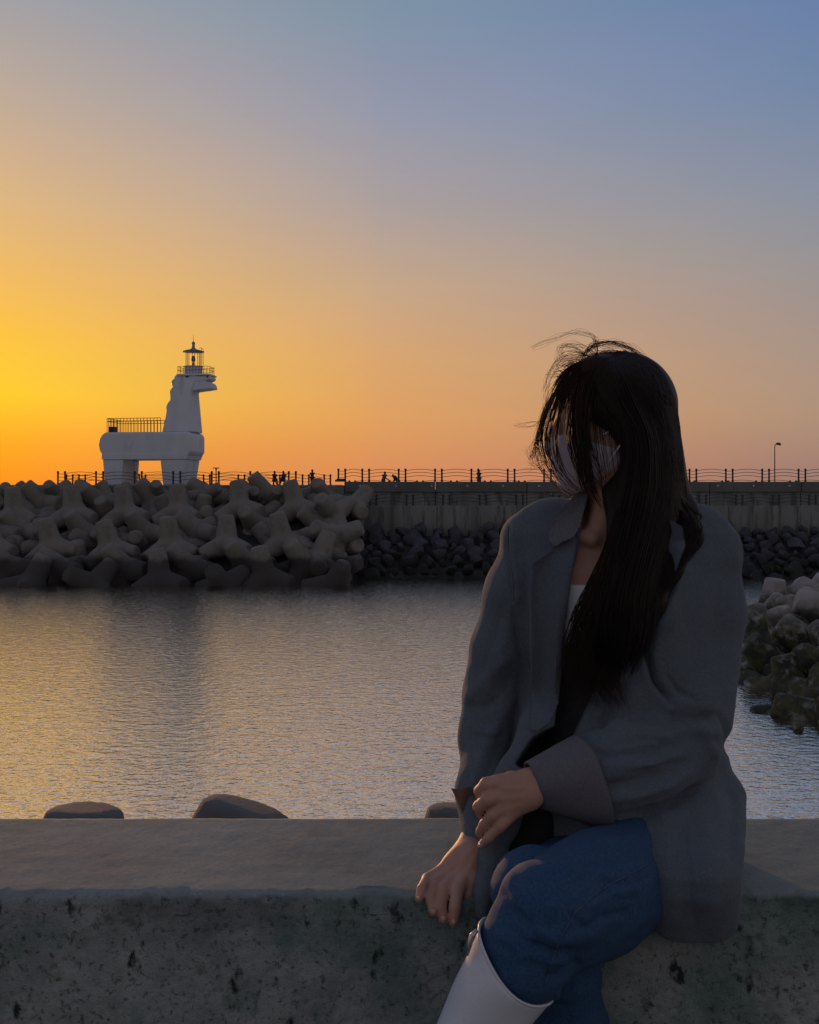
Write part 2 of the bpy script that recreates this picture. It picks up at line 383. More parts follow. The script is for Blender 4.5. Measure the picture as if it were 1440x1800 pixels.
for px in np.arange(633, 1440, 63.0):
    p = W(px, 854, 89.6); link('fixture', spot, None, wall, (p[0]-wx, 5.28+84.5-84.5-.05, p[2]))

# fences -----------------------------------------------------------------
def post_mesh(h):
    m = MB(); m.lathe([(.10, 0), (.10, .12), (.075, .14), (.075, h-.16), (.095, h-.14), (.095, h-.03), (.05, h)], n=8); return m.mesh('post')
def rail_mesh(L, z, arch, r=.022):
    n = 10; m = MB(); m.tube([(t*L, 0, z+arch*math.sin(math.pi*t)) for t in np.linspace(0, 1, n+1)], r, 5, caps=False); return m.mesh('rail', True)
def fence(label, d, base, pairs, gap, mat, h=1.1, rails=True, heights=(.38, .66, .92), arch=.13):
    xs = [((p-720)/FPX*d, (p+gap-720)/FPX*d) for p in pairs]
    e = empty('fence', (xs[0][0], d, base)); tag(e, label, 'fence'); x0 = xs[0][0]
    pm = post_mesh(h); pm.materials.append(mat); cache = {}
    def rail(xa, xb, z, a):
        key = (round(xb-xa, 2), z, a)
        if key not in cache: cache[key] = rail_mesh(xb-xa, z, a); cache[key].materials.append(mat)
        link('rail', cache[key], None, e, (xa-x0, 0, 0))
    for j, (a, b) in enumerate(xs):
        link('post', pm, None, e, (a-x0, 0, 0)); link('post', pm, None, e, (b-x0, 0, 0))
        if rails:
            for z in heights: rail(a, b, z, -.04)
            if j+1 < len(xs):
                for z in heights: rail(b, xs[j+1][0], z, arch)
    return e
fence('dark railing with arched rails along the top of the sea wall, right of the tetrapods', 90.2, 7.0, [595, 637] + list(701+63.9*np.arange(13)), 12, DARKM)
fence('dark railing along the lower walkway, seen against the sea wall', 84.75, 4.93, list(650.4+64.35*np.arange(13)), 11.6, DARKM, h=1.02)
fence('railing on the seaward side of the deck, only its post tips above the wall', 98.2, 6.2, list(614+59.6*np.arange(15)), 10.5, DARKM, h=1.03)
fence('dark railing in front of the white lighthouse, behind the tetrapods', 87.0, 6.7, [102.0, 169] + list(237+67.7*np.arange(5)), 12.4, DARKM, h=1.12)
fence('railing behind the white lighthouse on the seaward edge', 95.2, 6.7, [117, 139, 185, 245] + [296.0, 358, 419, 481, 532, 570], 11, DARKM, h=1.02)

# street lamp, small posts
def lamp(px, top, d, base, label, name='street_lamp'):
    t = W(px, top, d); H = t[2]-base; e = empty(name, (t[0], d, base)); tag(e, label, 'street lamp')
    MB().tube([(0,0,0), (0,0,.25), (0,0,.26), (0,0,H-.35), (.03,0,H-.12), (.16,0,H-.03)], [.09,.09,.055,.04,.04,.04], 8).build('pole', RUSTM, e, smooth=True)
    MB().tube([(.1,0,H-.02), (.2,0,H), (.42,0,H-.02), (.52,0,H-.1)], [.05,.10,.12,.07], 8).build('lamp_head', RUSTM, e, smooth=True)
    return e
lamp(1362, 780, 93.4, 6.35, 'tall thin street lamp with a bent head beside the railing at the right')
e = empty('navigation_post', (W(380, 845, 94)[0], 94, 6.7)); tag(e, 'short T-topped post by the railing just right of the lighthouse', 'post')
MB().tube([(0,0,0), (0,0,1.5)], .05, 8).build('pole', DARKM, e); MB().box(-.28, .28, -.07, .07, 1.5, 1.58).box(-.06, .06, -.05, .05, 1.36, 1.5).build('crossbar', DARKM, e)
e = empty('utility_box', (W(598, 846, 90)[0], 90.0, 7.0)); tag(e, 'low dark box on the wall top at the first railing posts', 'box')
MB().box(-.42, .42, -.2, .2, 0, .16).build('cabinet', DARKM, e, bevel=.03); MB().box(-.3, .38, -.23, .23, .16, .25).build('lid', DARKM, e, bevel=.03)

# small far people ----------------------------------------------------------
SKIN_F = material('far_skin', (.22,.14,.11), .7)
CLOTHS = [material('dark_coat', (.03,.03,.04), .9), material('navy_coat', (.03,.035,.06), .9), material('grey_coat', (.10,.10,.12), .9)]
def far_person(px, d, base, pose, mat, label, face=1):
    X = W(px, 850, d)[0]; e = empty('person', (X, d, base)); tag(e, label, 'person')
    f = SDF((-.65, -.5, -.02), (.65, .5, 1.85), .03); A = lambda *a: np.array(a, float)
    if pose == 'stand':
        hip, ch, hd = A(0,0,.9), A(0,.0,1.3), A(.02*face,0,1.57)
        feet = [A(-.1,0,.05), A(.12,0,.05)]; hands = [A(.27,0,.95), A(-.25,-.1,.95)]
    elif pose == 'lean':
        hip, ch, hd = A(-.1*face,0,.82), A(0.0,0,1.15), A(.05*face,0,1.40)
        feet = [A(-.18,0,.05), A(.05,0,.05)]; hands = [A(.55*face,-.05,.72), A(-.25*face,-.1,.8)]
    elif pose == 'bend':
        hip, ch, hd = A(-.15*face,0,.72), A(.12*face,0,1.02), A(.30*face,0,1.16)
        feet = [A(-.15,0,.05), A(.05,0,.05)]; hands = [A(.30*face,-.1,.6), A(.25*face,.1,.6)]
    else:
        hip, ch, hd = A(0,0,.45), A(.03,0,.85), A(.05*face,0,1.12)
        feet = [A(.3*face,-.3,.05), A(.35*face,-.1,.05)]; hands = [A(.25*face,-.2,.55), A(.2*face,-.25,.55)]
    for s_, ft in zip((-1, 1), feet):
        h0 = hip+A(s_*.09, 0, 0); kn = (h0+ft)/2+A(.03*face, -.02, .02) if pose != 'sit' else h0+A(.2*face, -.3, .02)
        f.path([h0, kn, ft, ft+A(.12*face, -.04, -.01)], [.095, .065, .045, .04], k=.05)
    f.path([hip, (hip+ch)/2, ch], [.15, .13, .17], k=.06, kj=.05); f.path([ch+A(0,0,.1), hd], [.06, .055], k=.04)
    f.ell(hd, (.085, .095, .125), k=.02)
    for s_, hn in zip((-1, 1), hands):
        sh = ch+A(s_*.17*(1 if pose != 'bend' else .3), 0, .08); el = (sh+hn)/2+A(-.03*face, 0, -.04); f.path([sh, el, hn], [.065, .05, .04], k=.05)
    link('body', f.mesh('body'), mat, e)
    g = SDF((-.65, -.5, .9), (.65, .5, 1.9), .02); g.ell(hd+A(-.015*face, 0, .03), (.098, .105, .12)); g.ell(hd+A(.09*face, 0, -.05), (.06, .09, .09), sub=True, k=.01)
    link('hair', g.mesh('hair'), CLOTHS[0], e)
    return e
far_person(676, 91.6, 6.35, 'lean', CLOTHS[2], 'person in a light top leaning out beside a bent companion on the sea wall')
far_person(697, 91.6, 6.35, 'bend', CLOTHS[0], 'person bending down close to a railing post on the sea wall', face=-1)
far_person(842, 91.6, 6.35, 'stand', CLOTHS[1], 'lone dark-clad person standing at the railing left of the seated woman')
far_person(482, 92.5, 6.7, 'sit', CLOTHS[0], 'left of two people sitting on the deck right of the lighthouse')
far_person(499, 92.5, 6.7, 'sit', CLOTHS[1], 'right of two people sitting on the deck right of the lighthouse', face=-1)
far_person(549, 93.5, 6.4, 'stand', CLOTHS[0], 'thin figure standing near the end of the tetrapod mound')

# ---------------------------------------------------------------- lighthouse
def lighthouse():
    d = 90.5; s_ = .19444/FPX*d; base = 6.7; th = R(-9)
    org = W(150+.19444*595, 845, d); e = empty('horse_lighthouse', (org[0]+.25, d, base), th)
    tag(e, 'white horse-shaped lighthouse with railed back and lantern on its head', 'lighthouse')
    c = math.cos(th)
    def q(cx, cy): return ((cx-595)*s_/c*.985, (1465-cy)*s_+.0)      # crop pixel -> local x,z
    D2 = 1.7                                                          # half width of the animal
    # body: rounded barrel with a skirt moulding
    body = [q(*p) for p in [(205,990),(172,1018),(150,1055),(143,1100),(152,1150),(175,1190),(178,1216),(968,1216),(1000,1190),(1012,1160),(1012,1022),(985,992)]]
    MB().prism(body, -D2, D2).build('body', WHITE, e, bevel=.42, seg=5)
    sk = [q(*p) for p in [(180,1185),(180,1236),(970,1236),(990,1185)]]
    MB().prism(sk, -D2-.06, D2+.06).build('belly_moulding', WHITE, e, bevel=.03)
    # the belly is closed only above; four legs
    for y0, y1 in ((-D2+.02, -D2+.98), (D2-.98, D2-.02)):
        MB().prism([q(*p) for p in [(186,1237),(378,1237),(362,1462),(207,1462)]], y0, y1).build('leg', WHITE, e, bevel=.05)
        MB().prism([q(*p) for p in [(728,1237),(962,1237),(925,1462),(752,1462)]], y0, y1).build('leg', WHITE, e, bevel=.05)
    # web between the legs of each pair
    MB().prism([q(*p) for p in [(200,1237),(372,1237),(356,1461),(215,1461)]], -D2+.981, D2-.981).build('leg_web', WHITE, e)
    MB().prism([q(*p) for p in [(735,1237),(955,1237),(920,1461),(757,1461)]], -D2+.981, D2-.981).build('leg_web', WHITE, e)
    # neck: tapering tower with mane bumps
    nk = [(722,993),(752,850),(758,800),(752,765),(765,735),(790,702),(787,660),(782,620),(806,590),(818,540),(822,492),(850,472),(1035,472),(985,640),(1008,993)]
    v = [q(*p) for p in nk]; n = len(v); m = MB(); vs = []
    zt = q(0, 472)[1]; zb = q(0, 993)[1]
    for sg in (-1, 1):
        for x_, z_ in v:
            t = (z_-zb)/(zt-zb); hw = 1.25-.40*t; vs.append((x_, sg*hw, z_))
    m.poly(vs, [tuple(range(n)), tuple(range(2*n-1, n-1, -1))]+[(i, i+n, (i+1) % n+n, (i+1) % n) for i in range(n)])
    m.build('neck', WHITE, e, bevel=.12, seg=3)
    # mane scallops along the back of the neck
    for cx, cy, r in ((800, 545, .40), (793, 615, .36), (790, 655, .30), (772, 745, .36), (770, 790, .36)):
        p = q(cx, cy); f = MB(); f.lathe([(0.01, -r), (r*.5, -r*.87), (r*.87, -r*.5), (r, 0), (r*.87, r*.5), (r*.5, r*.87), (0.01, r)], n=12)
        o = f.build('mane_curl', WHITE, e, (p[0], 0, p[1]), smooth=True); o.scale = (.75, 1.5, .95)
    MB().prism([q(*p) for p in [(832,489),(1118,491),(1112,612),(900,628),(835,600)]], -.83, .83).build('head', WHITE, e, bevel=.06, seg=3)
    # head: upper jaw, lower jaw, open mouth
    MB().prism([q(*p) for p in [(835,488),(1148,492),(1150,518),(1128,532),(1060,545),(835,560)]], -.86, .86).build('upper_jaw', WHITE, e, bevel=.08, seg=3)
    MB().prism([q(*p) for p in [(900,545),(1050,548),(1100,556),(1140,545),(1162,575),(1166,604),(985,626),(905,630)]], -.80, .80).build('lower_jaw', WHITE, e, bevel=.06, seg=3)
    for sg in (-1, 1):
        p = q(945, 497); MB().lathe([(.02, -.07), (.12, -.04), (.14, 0), (.12, .04), (.02, .07)], n=10).build('eye', DARKM, e, (p[0], sg*.9, p[1]), smooth=True)
        MB().tube([q(1130, 505)[:1]+(sg*.80,)+q(1130, 505)[1:], q(1137, 500)[:1]+(sg*.9,)+q(1137, 500)[1:]], .07, 8).build('nostril', DARKM, e)
    # gallery slab under the lantern
    x0, z0 = q(848, 489); x1, _ = q(1150, 489)
    MB().box(x0, x1, -1.0, 1.0, z0-.0, z0+.14).build('gallery_slab', WHITE, e, bevel=.03)
    zg = z0+.14; cxl = q(968, 0)[0]
    # railing of the gallery
    pts = [(x0+.08, -.92), (x1-.35, -.92), (x1-.08, -.6), (x1-.08, .6), (x1-.35, .92), (x0+.08, .92), (x0+.08, -.92)]
    for a, b in zip(pts[:-1], pts[1:]):
        L_ = math.dist(a, b); nb = max(2, int(L_/.24))
        for zz in (.62, .32): MB().tube([(a[0], a[1], zg+zz), (b[0], b[1], zg+zz)], .018, 5).build('rail', DARKM, e)
        for i in range(nb):
            t = i/nb; x_, y_ = a[0]+(b[0]-a[0])*t, a[1]+(b[1]-a[1])*t
            MB().tube([(x_, y_, zg), (x_, y_, zg+.62)], .014, 5).build('baluster', DARKM, e)
    # drum, lantern room, roof, finial
    rd = 80*s_; zd = q(0, 396)[1]
    MB().lathe([(rd, zg-.02), (rd, zd-.06), (rd+.05, zd-.05), (rd+.05, zd)], (cxl, 0, 0), 28).build('drum', WHITE, e, smooth=False)
    zr = q(0, 268)[1]; rl = 66*s_
    for k_ in range(8):
        a = 2*math.pi*k_/8+.2; MB().tube([(cxl+rl*math.cos(a), rl*math.sin(a), zd), (cxl+rl*math.cos(a), rl*math.sin(a), zr)], .028, 6).build('mullion', DARKM, e)
    GL = bpy.data.materials.new('lantern_glass'); GL.use_nodes = True; N = GL.node_tree.nodes; b = N['Principled BSDF']
    b.inputs['Base Color'].default_value = (1, .98, .95, 1); b.inputs['Transmission Weight'].default_value = 1; b.inputs['Roughness'].default_value = 0; b.inputs['IOR'].default_value = 1.01
    MB().lathe([(rl-.03, zd+.01), (rl-.03, zr-.01)], (cxl, 0, 0), 24)
    nseg = 8; mb = MB(); 
    for k_ in range(nseg):
        a0 = 2*math.pi*k_/nseg+.2; a1 = 2*math.pi*(k_+1)/nseg+.2; r_ = rl-.005
        P = [(cxl+r_*math.cos(a), r_*math.sin(a)) for a in (a0+.06, a1-.06)]
        MB().poly([(P[0][0], P[0][1], zd+.01), (P[1][0], P[1][1], zd+.01), (P[1][0], P[1][1], zr-.01), (P[0][0], P[0][1], zr-.01)], [(0,1,2,3)]).build('pane', GL, e)
    MB().lathe([(.10, zd), (.10, zd+.25), (.05, zd+.27), (.05, zd+.4), (.15, zd+.42), (.17, zd+.6), (.13, zd+.82), (.05, zd+.88)], (cxl, 0, 0), 14).build('lamp', GLASS_L, e, smooth=True)
    r0 = 96*s_
    MB().lathe([(r0, zr), (r0+.02, zr+.05), (r0*.72, zr+.14), (r0*.30, zr+.24), (.15, zr+.34), (.11, zr+.46), (.16, zr+.50), (.10, zr+.54), (.14, zr+.66), (.15, zr+.74), (.10, zr+.84), (.03, zr+.9)], (cxl, 0, 0), 18).build('roof', material('roof_grey', (.22,.22,.26), .5), e, smooth=True)
    zf = q(0, 110)[1]; MB().tube([(cxl, 0, zr+.88), (cxl, 0, zf)], [.022, .008], 6).build('lightning_rod', DARKM, e)
    # ladder at the right of the lantern
    for yy in (-.18, .18):
        xl_ = cxl+rl+.22; MB().tube([(xl_+.05, yy-.25, zg), (xl_+.05, yy-.25, zr+.2), (xl_-.02, yy-.25, zr+.32), (xl_-.14, yy-.25, zr+.22)], .018, 5).build('ladder_rail', DARKM, e)
    for k_ in range(7): MB().tube([(xl_+.05, -.43, zg+.2+k_*.25), (xl_+.05, -.07, zg+.2+k_*.25)], .012, 5).build('rung', DARKM, e)
    # railing on the back
    xa, za = q(212, 990); xb, _ = q(722, 990); H_ = 128*s_; zz = za-.05
    pr = [(xb, -D2+.22), (xa+.05, -D2+.22), (xa+.05, D2-.22), (xb, D2-.22)]
    for a, b in zip(pr[:-1], pr[1:]):
        for h_ in (H_, H_*.8): MB().tube([(a[0], a[1], zz+h_), (b[0], b[1], zz+h_)], .026, 5).build('rail', DARKM, e)
        nb = int(math.dist(a, b)/.285)
        for i in range(nb+1):
            t = i/nb; MB().tube([(a[0]+(b[0]-a[0])*t, a[1]+(b[1]-a[1])*t, zz), (a[0]+(b[0]-a[0])*t, a[1]+(b[1]-a[1])*t, zz+H_)], .024, 5).build('baluster', DARKM, e)
    MB().box(xa+.12, xa+.62, -D2+.3, -D2+1.0, zz, zz+.52).build('deck_box', DARKM, e, bevel=.03)
lighthouse()

# ---------------------------------------------------------------- tetrapods
def tetra_mesh(seed):
    f = SDF((-3, -3, -3), (3, 3, 3), .115); a = np.array
    dirs = [a((0, 0, 1.0))]+[a((math.cos(t)*.943, math.sin(t)*.943, -.333)) for t in (0, 2.0944, 4.18879)]
    for d in dirs:
        def fn(X, Y, Z, d=d):
            t = X*d[0]+Y*d[1]+Z*d[2]; r = np.sqrt(np.maximum(X*X+Y*Y+Z*Z-t*t, 1e-9))
            rad = .90-.135*np.clip(t, 0, 3); side = (r-rad)*.97; end = np.maximum(t-2.28, -t-.1)
            return -smin(-side, -end, .15)
        f.add(fn, (-2.9,)*3, (2.9,)*3, .14)
    me = f.mesh('tetrapod'); V = vco(me); o = seed*7.3
    V = V+vno(me)*np.array([noise.noise(Vector(v*.9)+Vector((o, 0, 0)))*.05 for v in V])[:, None]; setco(me, V); return me
TET = [tetra_mesh(s_) for s_ in range(3)]
TETN = []
for me in TET:
    me.materials.append(CONC); c = me.copy(); c.materials.clear(); c.materials.append(CONC_NEAR); TETN.append(c)
def slope_at(py):
    """distance of the armour surface seen at row py of the far mound"""
    ds = np.linspace(69, 87, 200); zs = np.interp(ds, [69.5, 84.5, 87], [-.4, 6.2, 6.6]); ys = 870+(CZ-zs)/ds*FPX
    i = int(np.argmin(np.abs(ys-py))); return ds[i]
def tetra(px, py, d, rot, label, group, scale=1.0, meshes=TET, name='tetrapod'):
    p = W(px, py, d); o = link(name, random.choice(meshes), None, None, tuple(p), rot); o.scale = (scale,)*3
    tag(o, label, 'tetrapod', group); return o
UP = lambda: (R(random.uniform(-16, -4)), R(random.uniform(-7, 7)), R(random.choice((30, 90, 150, 210))*0+90+random.uniform(-10, 10)))
def VV():   # two arms up and out, one towards the water
    return (R(180+random.uniform(18, 34)), R(random.uniform(-14, 14)), R(90+random.uniform(-25, 25)))
ords = ['first', 'second', 'third', 'fourth', 'fifth', 'sixth', 'seventh', 'eighth', 'ninth', 'tenth', 'eleventh', 'twelfth', 'thirteenth', 'fourteenth', 'fifteenth', 'sixteenth', 'seventeenth', 'eighteenth', 'nineteenth', 'twentieth']
GRP = 'tetrapods armouring the far breakwater'
rows = [
 ('U', 'upright tetrapod from the left in the upper row of the far mound', [(28,905),(130,902),(222,902),(315,900),(423,893),(521,892)], -1.2),
 ('V', 'tilted tetrapod from the left in the upper row of the far mound', [(-22,884),(78,886),(176,886),(273,883),(369,876),(471,872),(572,880)], 1.3),
 ('U', 'upright tetrapod from the left in the middle row of the far mound', [(-10,962),(92,962),(195,966),(300,960),(400,958),(498,952)], -1.1),
 ('V', 'tilted tetrapod from the left in the middle row of the far mound', [(0,935),(47,933),(148,939),(252,937),(350,935),(450,925),(568,925)], 1.6),
 ('U', 'half-sunken tetrapod from the left, nearest the water at the foot of the far mound', [(55,1028),(165,1030),(282,1020),(391,1032),(466,1014),(588,1030)], -.6),
 ('V', 'half-sunken tilted tetrapod from the left at the foot of the far mound', [(16,1000),(112,1004),(222,1002),(335,1000),(432,992),(535,994)], .4),
 ('R', 'tetrapod from the left along the crest of the far mound', [(-30,862),(14,864),(55,862),(98,856),(143,856),(188,866),(232,868),(279,857),(322,866),(362,859),(404,866),(443,859),(487,866),(530,861),(566,868)], 2.6),
]
for kind, lab, pts, off in rows:
    for i, (px, py) in enumerate(pts):
        if kind == 'R': d = 84.2+random.uniform(-.4, .5); py += 12
        else: d = slope_at(py)+off*.6+.9
        rot = UP() if kind == 'U' and not (py > 1012 and px not in (466, 282)) else tuple(random.uniform(0, 6.28) for _ in range(3)) if kind == 'U' else (VV() if kind == 'V' else tuple(random.uniform(0, 6.28) for _ in range(3)))
        sc = .93 if kind != 'R' else .66
        tetra(px, py, d, rot, '%s %s' % (ords[i], lab), GRP, sc)
for px, py, dd, rot, lab in [(622, 893, 82.5, (R(20), R(40), R(70)), 'tetrapod with one long leg sloping down against the sea wall'),
                             (590, 945, 77.0, (R(75), R(-30), R(200)), 'pale tetrapod at the corner of the mound, its leg end facing the water'),
                             (604, 965, 78.4, (R(-25), R(18), R(60)), 'tall leaning tetrapod at the right corner of the far mound'),
                             (560, 985, 74.5, (R(110), R(50), R(20)), 'tetrapod lying with a leg raised to the right near the water'),
                             (586, 905, 80.5, (R(60), R(10), R(120)), 'tetrapod with a pale round leg end below the utility box')]:
    tetra(px, py, dd, rot, lab, GRP, .92)
for i in range(30):   # deeper layer that fills the gaps
    px = -30+i*21.5+random.uniform(-8, 8); py = random.choice((915, 960, 1000)); 
    tetra(px, py, slope_at(py)+3.3, tuple(random.uniform(0, 6.28) for _ in range(3)), 'tetrapod of the under layer, in the dark gaps of the far mound', 'under layer tetrapods', .9)

# near mound on the right -------------------------------------------------------
def right_mound():
    # the tip of a mound that comes in from the right; cross profile by distance
    m = MB(); st = [(25.5, 12.2, -.4), (29, 11.0, .3), (34, 10.9, .9), (40, 12.3, .9), (46, 15.2, .3)]
    # solid core
    vs = []; n = len(st)
    for y, x, z in st: vs.append((x+1.6, y, -3))
    for y, x, z in st: vs.append((x+2.2, y, z-.3))
    for y, x, z in st: vs.append((x+6.5, y, z+.6))
    for y, x, z in st: vs.append((x+8, y, -3))
    fs = []
    for a in range(3):
        for i in range(n-1): fs.append((a*n+i, a*n+i+1, (a+1)*n+i+1, (a+1)*n+i))
    fs += [(0, n, 2*n, 3*n), (n-1, 4*n-1, 3*n-1, 2*n-1)]
    m.poly(vs, fs); tag(m.build('rubble_mound', MOUND), kind='structure')
right_mound()
NG = 'tetrapods of the near mound on the right'
near = [  # px, py, d, look
 (1446,1052,44,'pale'),(1405,1070,42,'pale'),(1352,1070,43.5,'pale'),(1378,1095,39.5,'pale'),(1440,1100,38,'pale'),(1335,1095,41,'pale'),(1310,1090,43,'pale'),
 (1300,1120,39.5,'mossy'),(1345,1125,38,'mossy'),(1392,1135,36,'mossy'),(1440,1135,34.5,'pale'),(1278,1120,42,'mossy'),
 (1292,1160,37.5,'mossy'),(1330,1165,36,'mossy'),(1370,1172,34.5,'mossy'),(1415,1180,33,'mossy'),(1455,1180,32,'mossy'),
 (1350,1210,33.2,'wet'),(1395,1222,31.5,'wet'),(1440,1225,30.5,'mossy'),(1420,1262,29.2,'wet'),(1462,1262,28.6,'wet'),(1475,1140,33,'mossy'),(1480,1070,37,'pale'),(1510,1100,34,'pale'),(1500,1220,29,'mossy'),(1310,1150,39,'wet'),(1420,1050,46,'pale'),(1400,1100,40,'pale'),
 (1560,1060,40,'pale'),(1600,1110,35,'pale'),(1570,1150,33,'mossy'),(1640,1170,32,'pale'),(1600,1230,29,'mossy'),(1680,1110,36,'pale'),(1620,1060,42,'pale')]
def ordn(near, px, py, look):
    k = sorted([(q[0], q[1]) for q in near if q[3] == look]).index((px, py)); return ords[k]
for i, (px, py, d, look) in enumerate(near):
    nth = sum(1 for q in near[:i] if q[3] == look)
    w_ = {'pale': 'pale dry', 'mossy': 'green mossy', 'wet': 'dark wet'}[look]
    row = 'top' if py < 1100 else ('middle' if py < 1190 else 'foot')
    side = 'beside the blazer sleeve' if px < 1320 else ('midway out' if px < 1400 else 'at the right edge')
    tetra(px+4, py+15, d, tuple(random.uniform(0, 6.28) for _ in range(3)), '%s %s tetrapod from the left at the %s of the right-hand mound' % (ordn(near, px, py, look), w_, row), NG, random.uniform(.60, .74), TETN)
for px, py, d in [(1352,1250,29.5),(1398,1286,27.0)]:
    p = W(px, py, d); o = link('rock', TETN[0], None, None, (p[0], p[1], -.12), (1.2, .4, px)); o.scale = (.16, .13, .12); tag(o, 'small dark rock breaking the water %s the right-hand mound' % ('just off' if px < 1380 else 'nearest the parapet, below'), 'rock')

# tetrapod tops just beyond the parapet
DARKT = TET[1].copy(); DARKT.materials.clear(); DARKT.materials.append(material('concrete_tetrapod_dark', (.125,.132,.138), .9, (.095,.10,.10), 1.2, bump=.012, bscale=14))
for px, py, d, rot, lab, sc in [(358, 1478, 9.0, (R(2), R(4), R(20)), 'dark tetrapod top showing above the parapet, larger of the two at the left', .62),
                            (128, 1482, 9.4, (R(4), R(4), R(70)), 'low tetrapod top barely showing above the parapet at the far left', .46),
                            (800, 1470, 9.2, (R(-6), R(6), R(10)), 'tetrapod tip just above the parapet beside the turned-back cuff', .42)]:
    zt = W(px, {358: 1399, 128: 1428, 800: 1427}[px], d)[2]
    if px == 358:
        c_ = W(338, 1399, d); o = link('tetrapod', DARKT, None, None, (c_[0]+.02, d, c_[2]-2.32*sc), (R(3), R(19), R(20))); o.scale = (sc*1.1, sc, sc); tag(o, lab, 'tetrapod', 'tetrapods just beyond the parapet'); continue
    p = W(px, py, d); o = link('tetrapod', DARKT, None, None, (p[0], d, zt-2.20*sc), rot); o.scale = (sc*1.25, sc*1.2, sc); tag(o, lab, 'tetrapod', 'tetrapods just beyond the parapet')
nb_ = MB(); nb_.poly(*slope_block(-30, 30, [(2.25, -4), (2.25, 3.0), (7.0, 1.2), (13.0, -1.0), (13.0, -4)])); tag(nb_.build('rubble_mound', MOUND), kind='structure')

# ---------------------------------------------------------------- boulders of the far slope
def rock_mesh(seed):
    import bmesh
    bm = bmesh.new(); bmesh.ops.create_icosphere(bm, subdivisions=3, radius=1); rr = random.Random(seed)
    pl = [(Vector((rr.gauss(0, 1), rr.gauss(0, 1), rr.gauss(0, 1))).normalized(), rr.uniform(.42, .85)) for _ in range(13)]
    for v in bm.verts:
        for n_, c_ in pl:
            t = v.co.dot(n_)
            if t > c_: v.co -= n_*(t-c_)*.98
        v.co += v.co.normalized()*noise.noise(v.co*2+Vector((seed, 0, 0)))*.04
    me = bpy.data.meshes.new('boulder'); bm.to_mesh(me); bm.free(); me.materials.append(ROCK); return me
RK = [rock_mesh(i) for i in range(9)]
cnt = 0
for r_ in range(7):
    t = r_/6.0; y = 76.4+7.6*t; z = -.05+3.05*t
    x = (622-720)/FPX*y-.3+(r_ % 2)*.4
    while x < 35 and cnt < 330:
        s_ = random.choice((random.uniform(.36, .62), random.uniform(.5, .85), random.uniform(.75, 1.12))); x += s_*.92
        pxx = 720+x/y*FPX
        if True:
            o = link('boulder', random.choice(RK), None, None, (x, y-random.uniform(0, .25)-.2, z+random.uniform(-.12, .12)), tuple(random.uniform(0, 6.28) for _ in range(3)))
            o.scale = (s_*1.0, s_*.85, s_*.78); tag(o, 'boulder in the %s, %s' % (['course at the waterline', 'second course up', 'third course up', 'middle course', 'third course from the top', 'second course from the top', 'top course under the wall'][r_],
                'left of the woman' if pxx < 905 else ('behind the woman' if pxx < 1270 else 'right of the woman')), 'boulder', 'boulders below the sea wall'); cnt += 1
        x += s_*.80

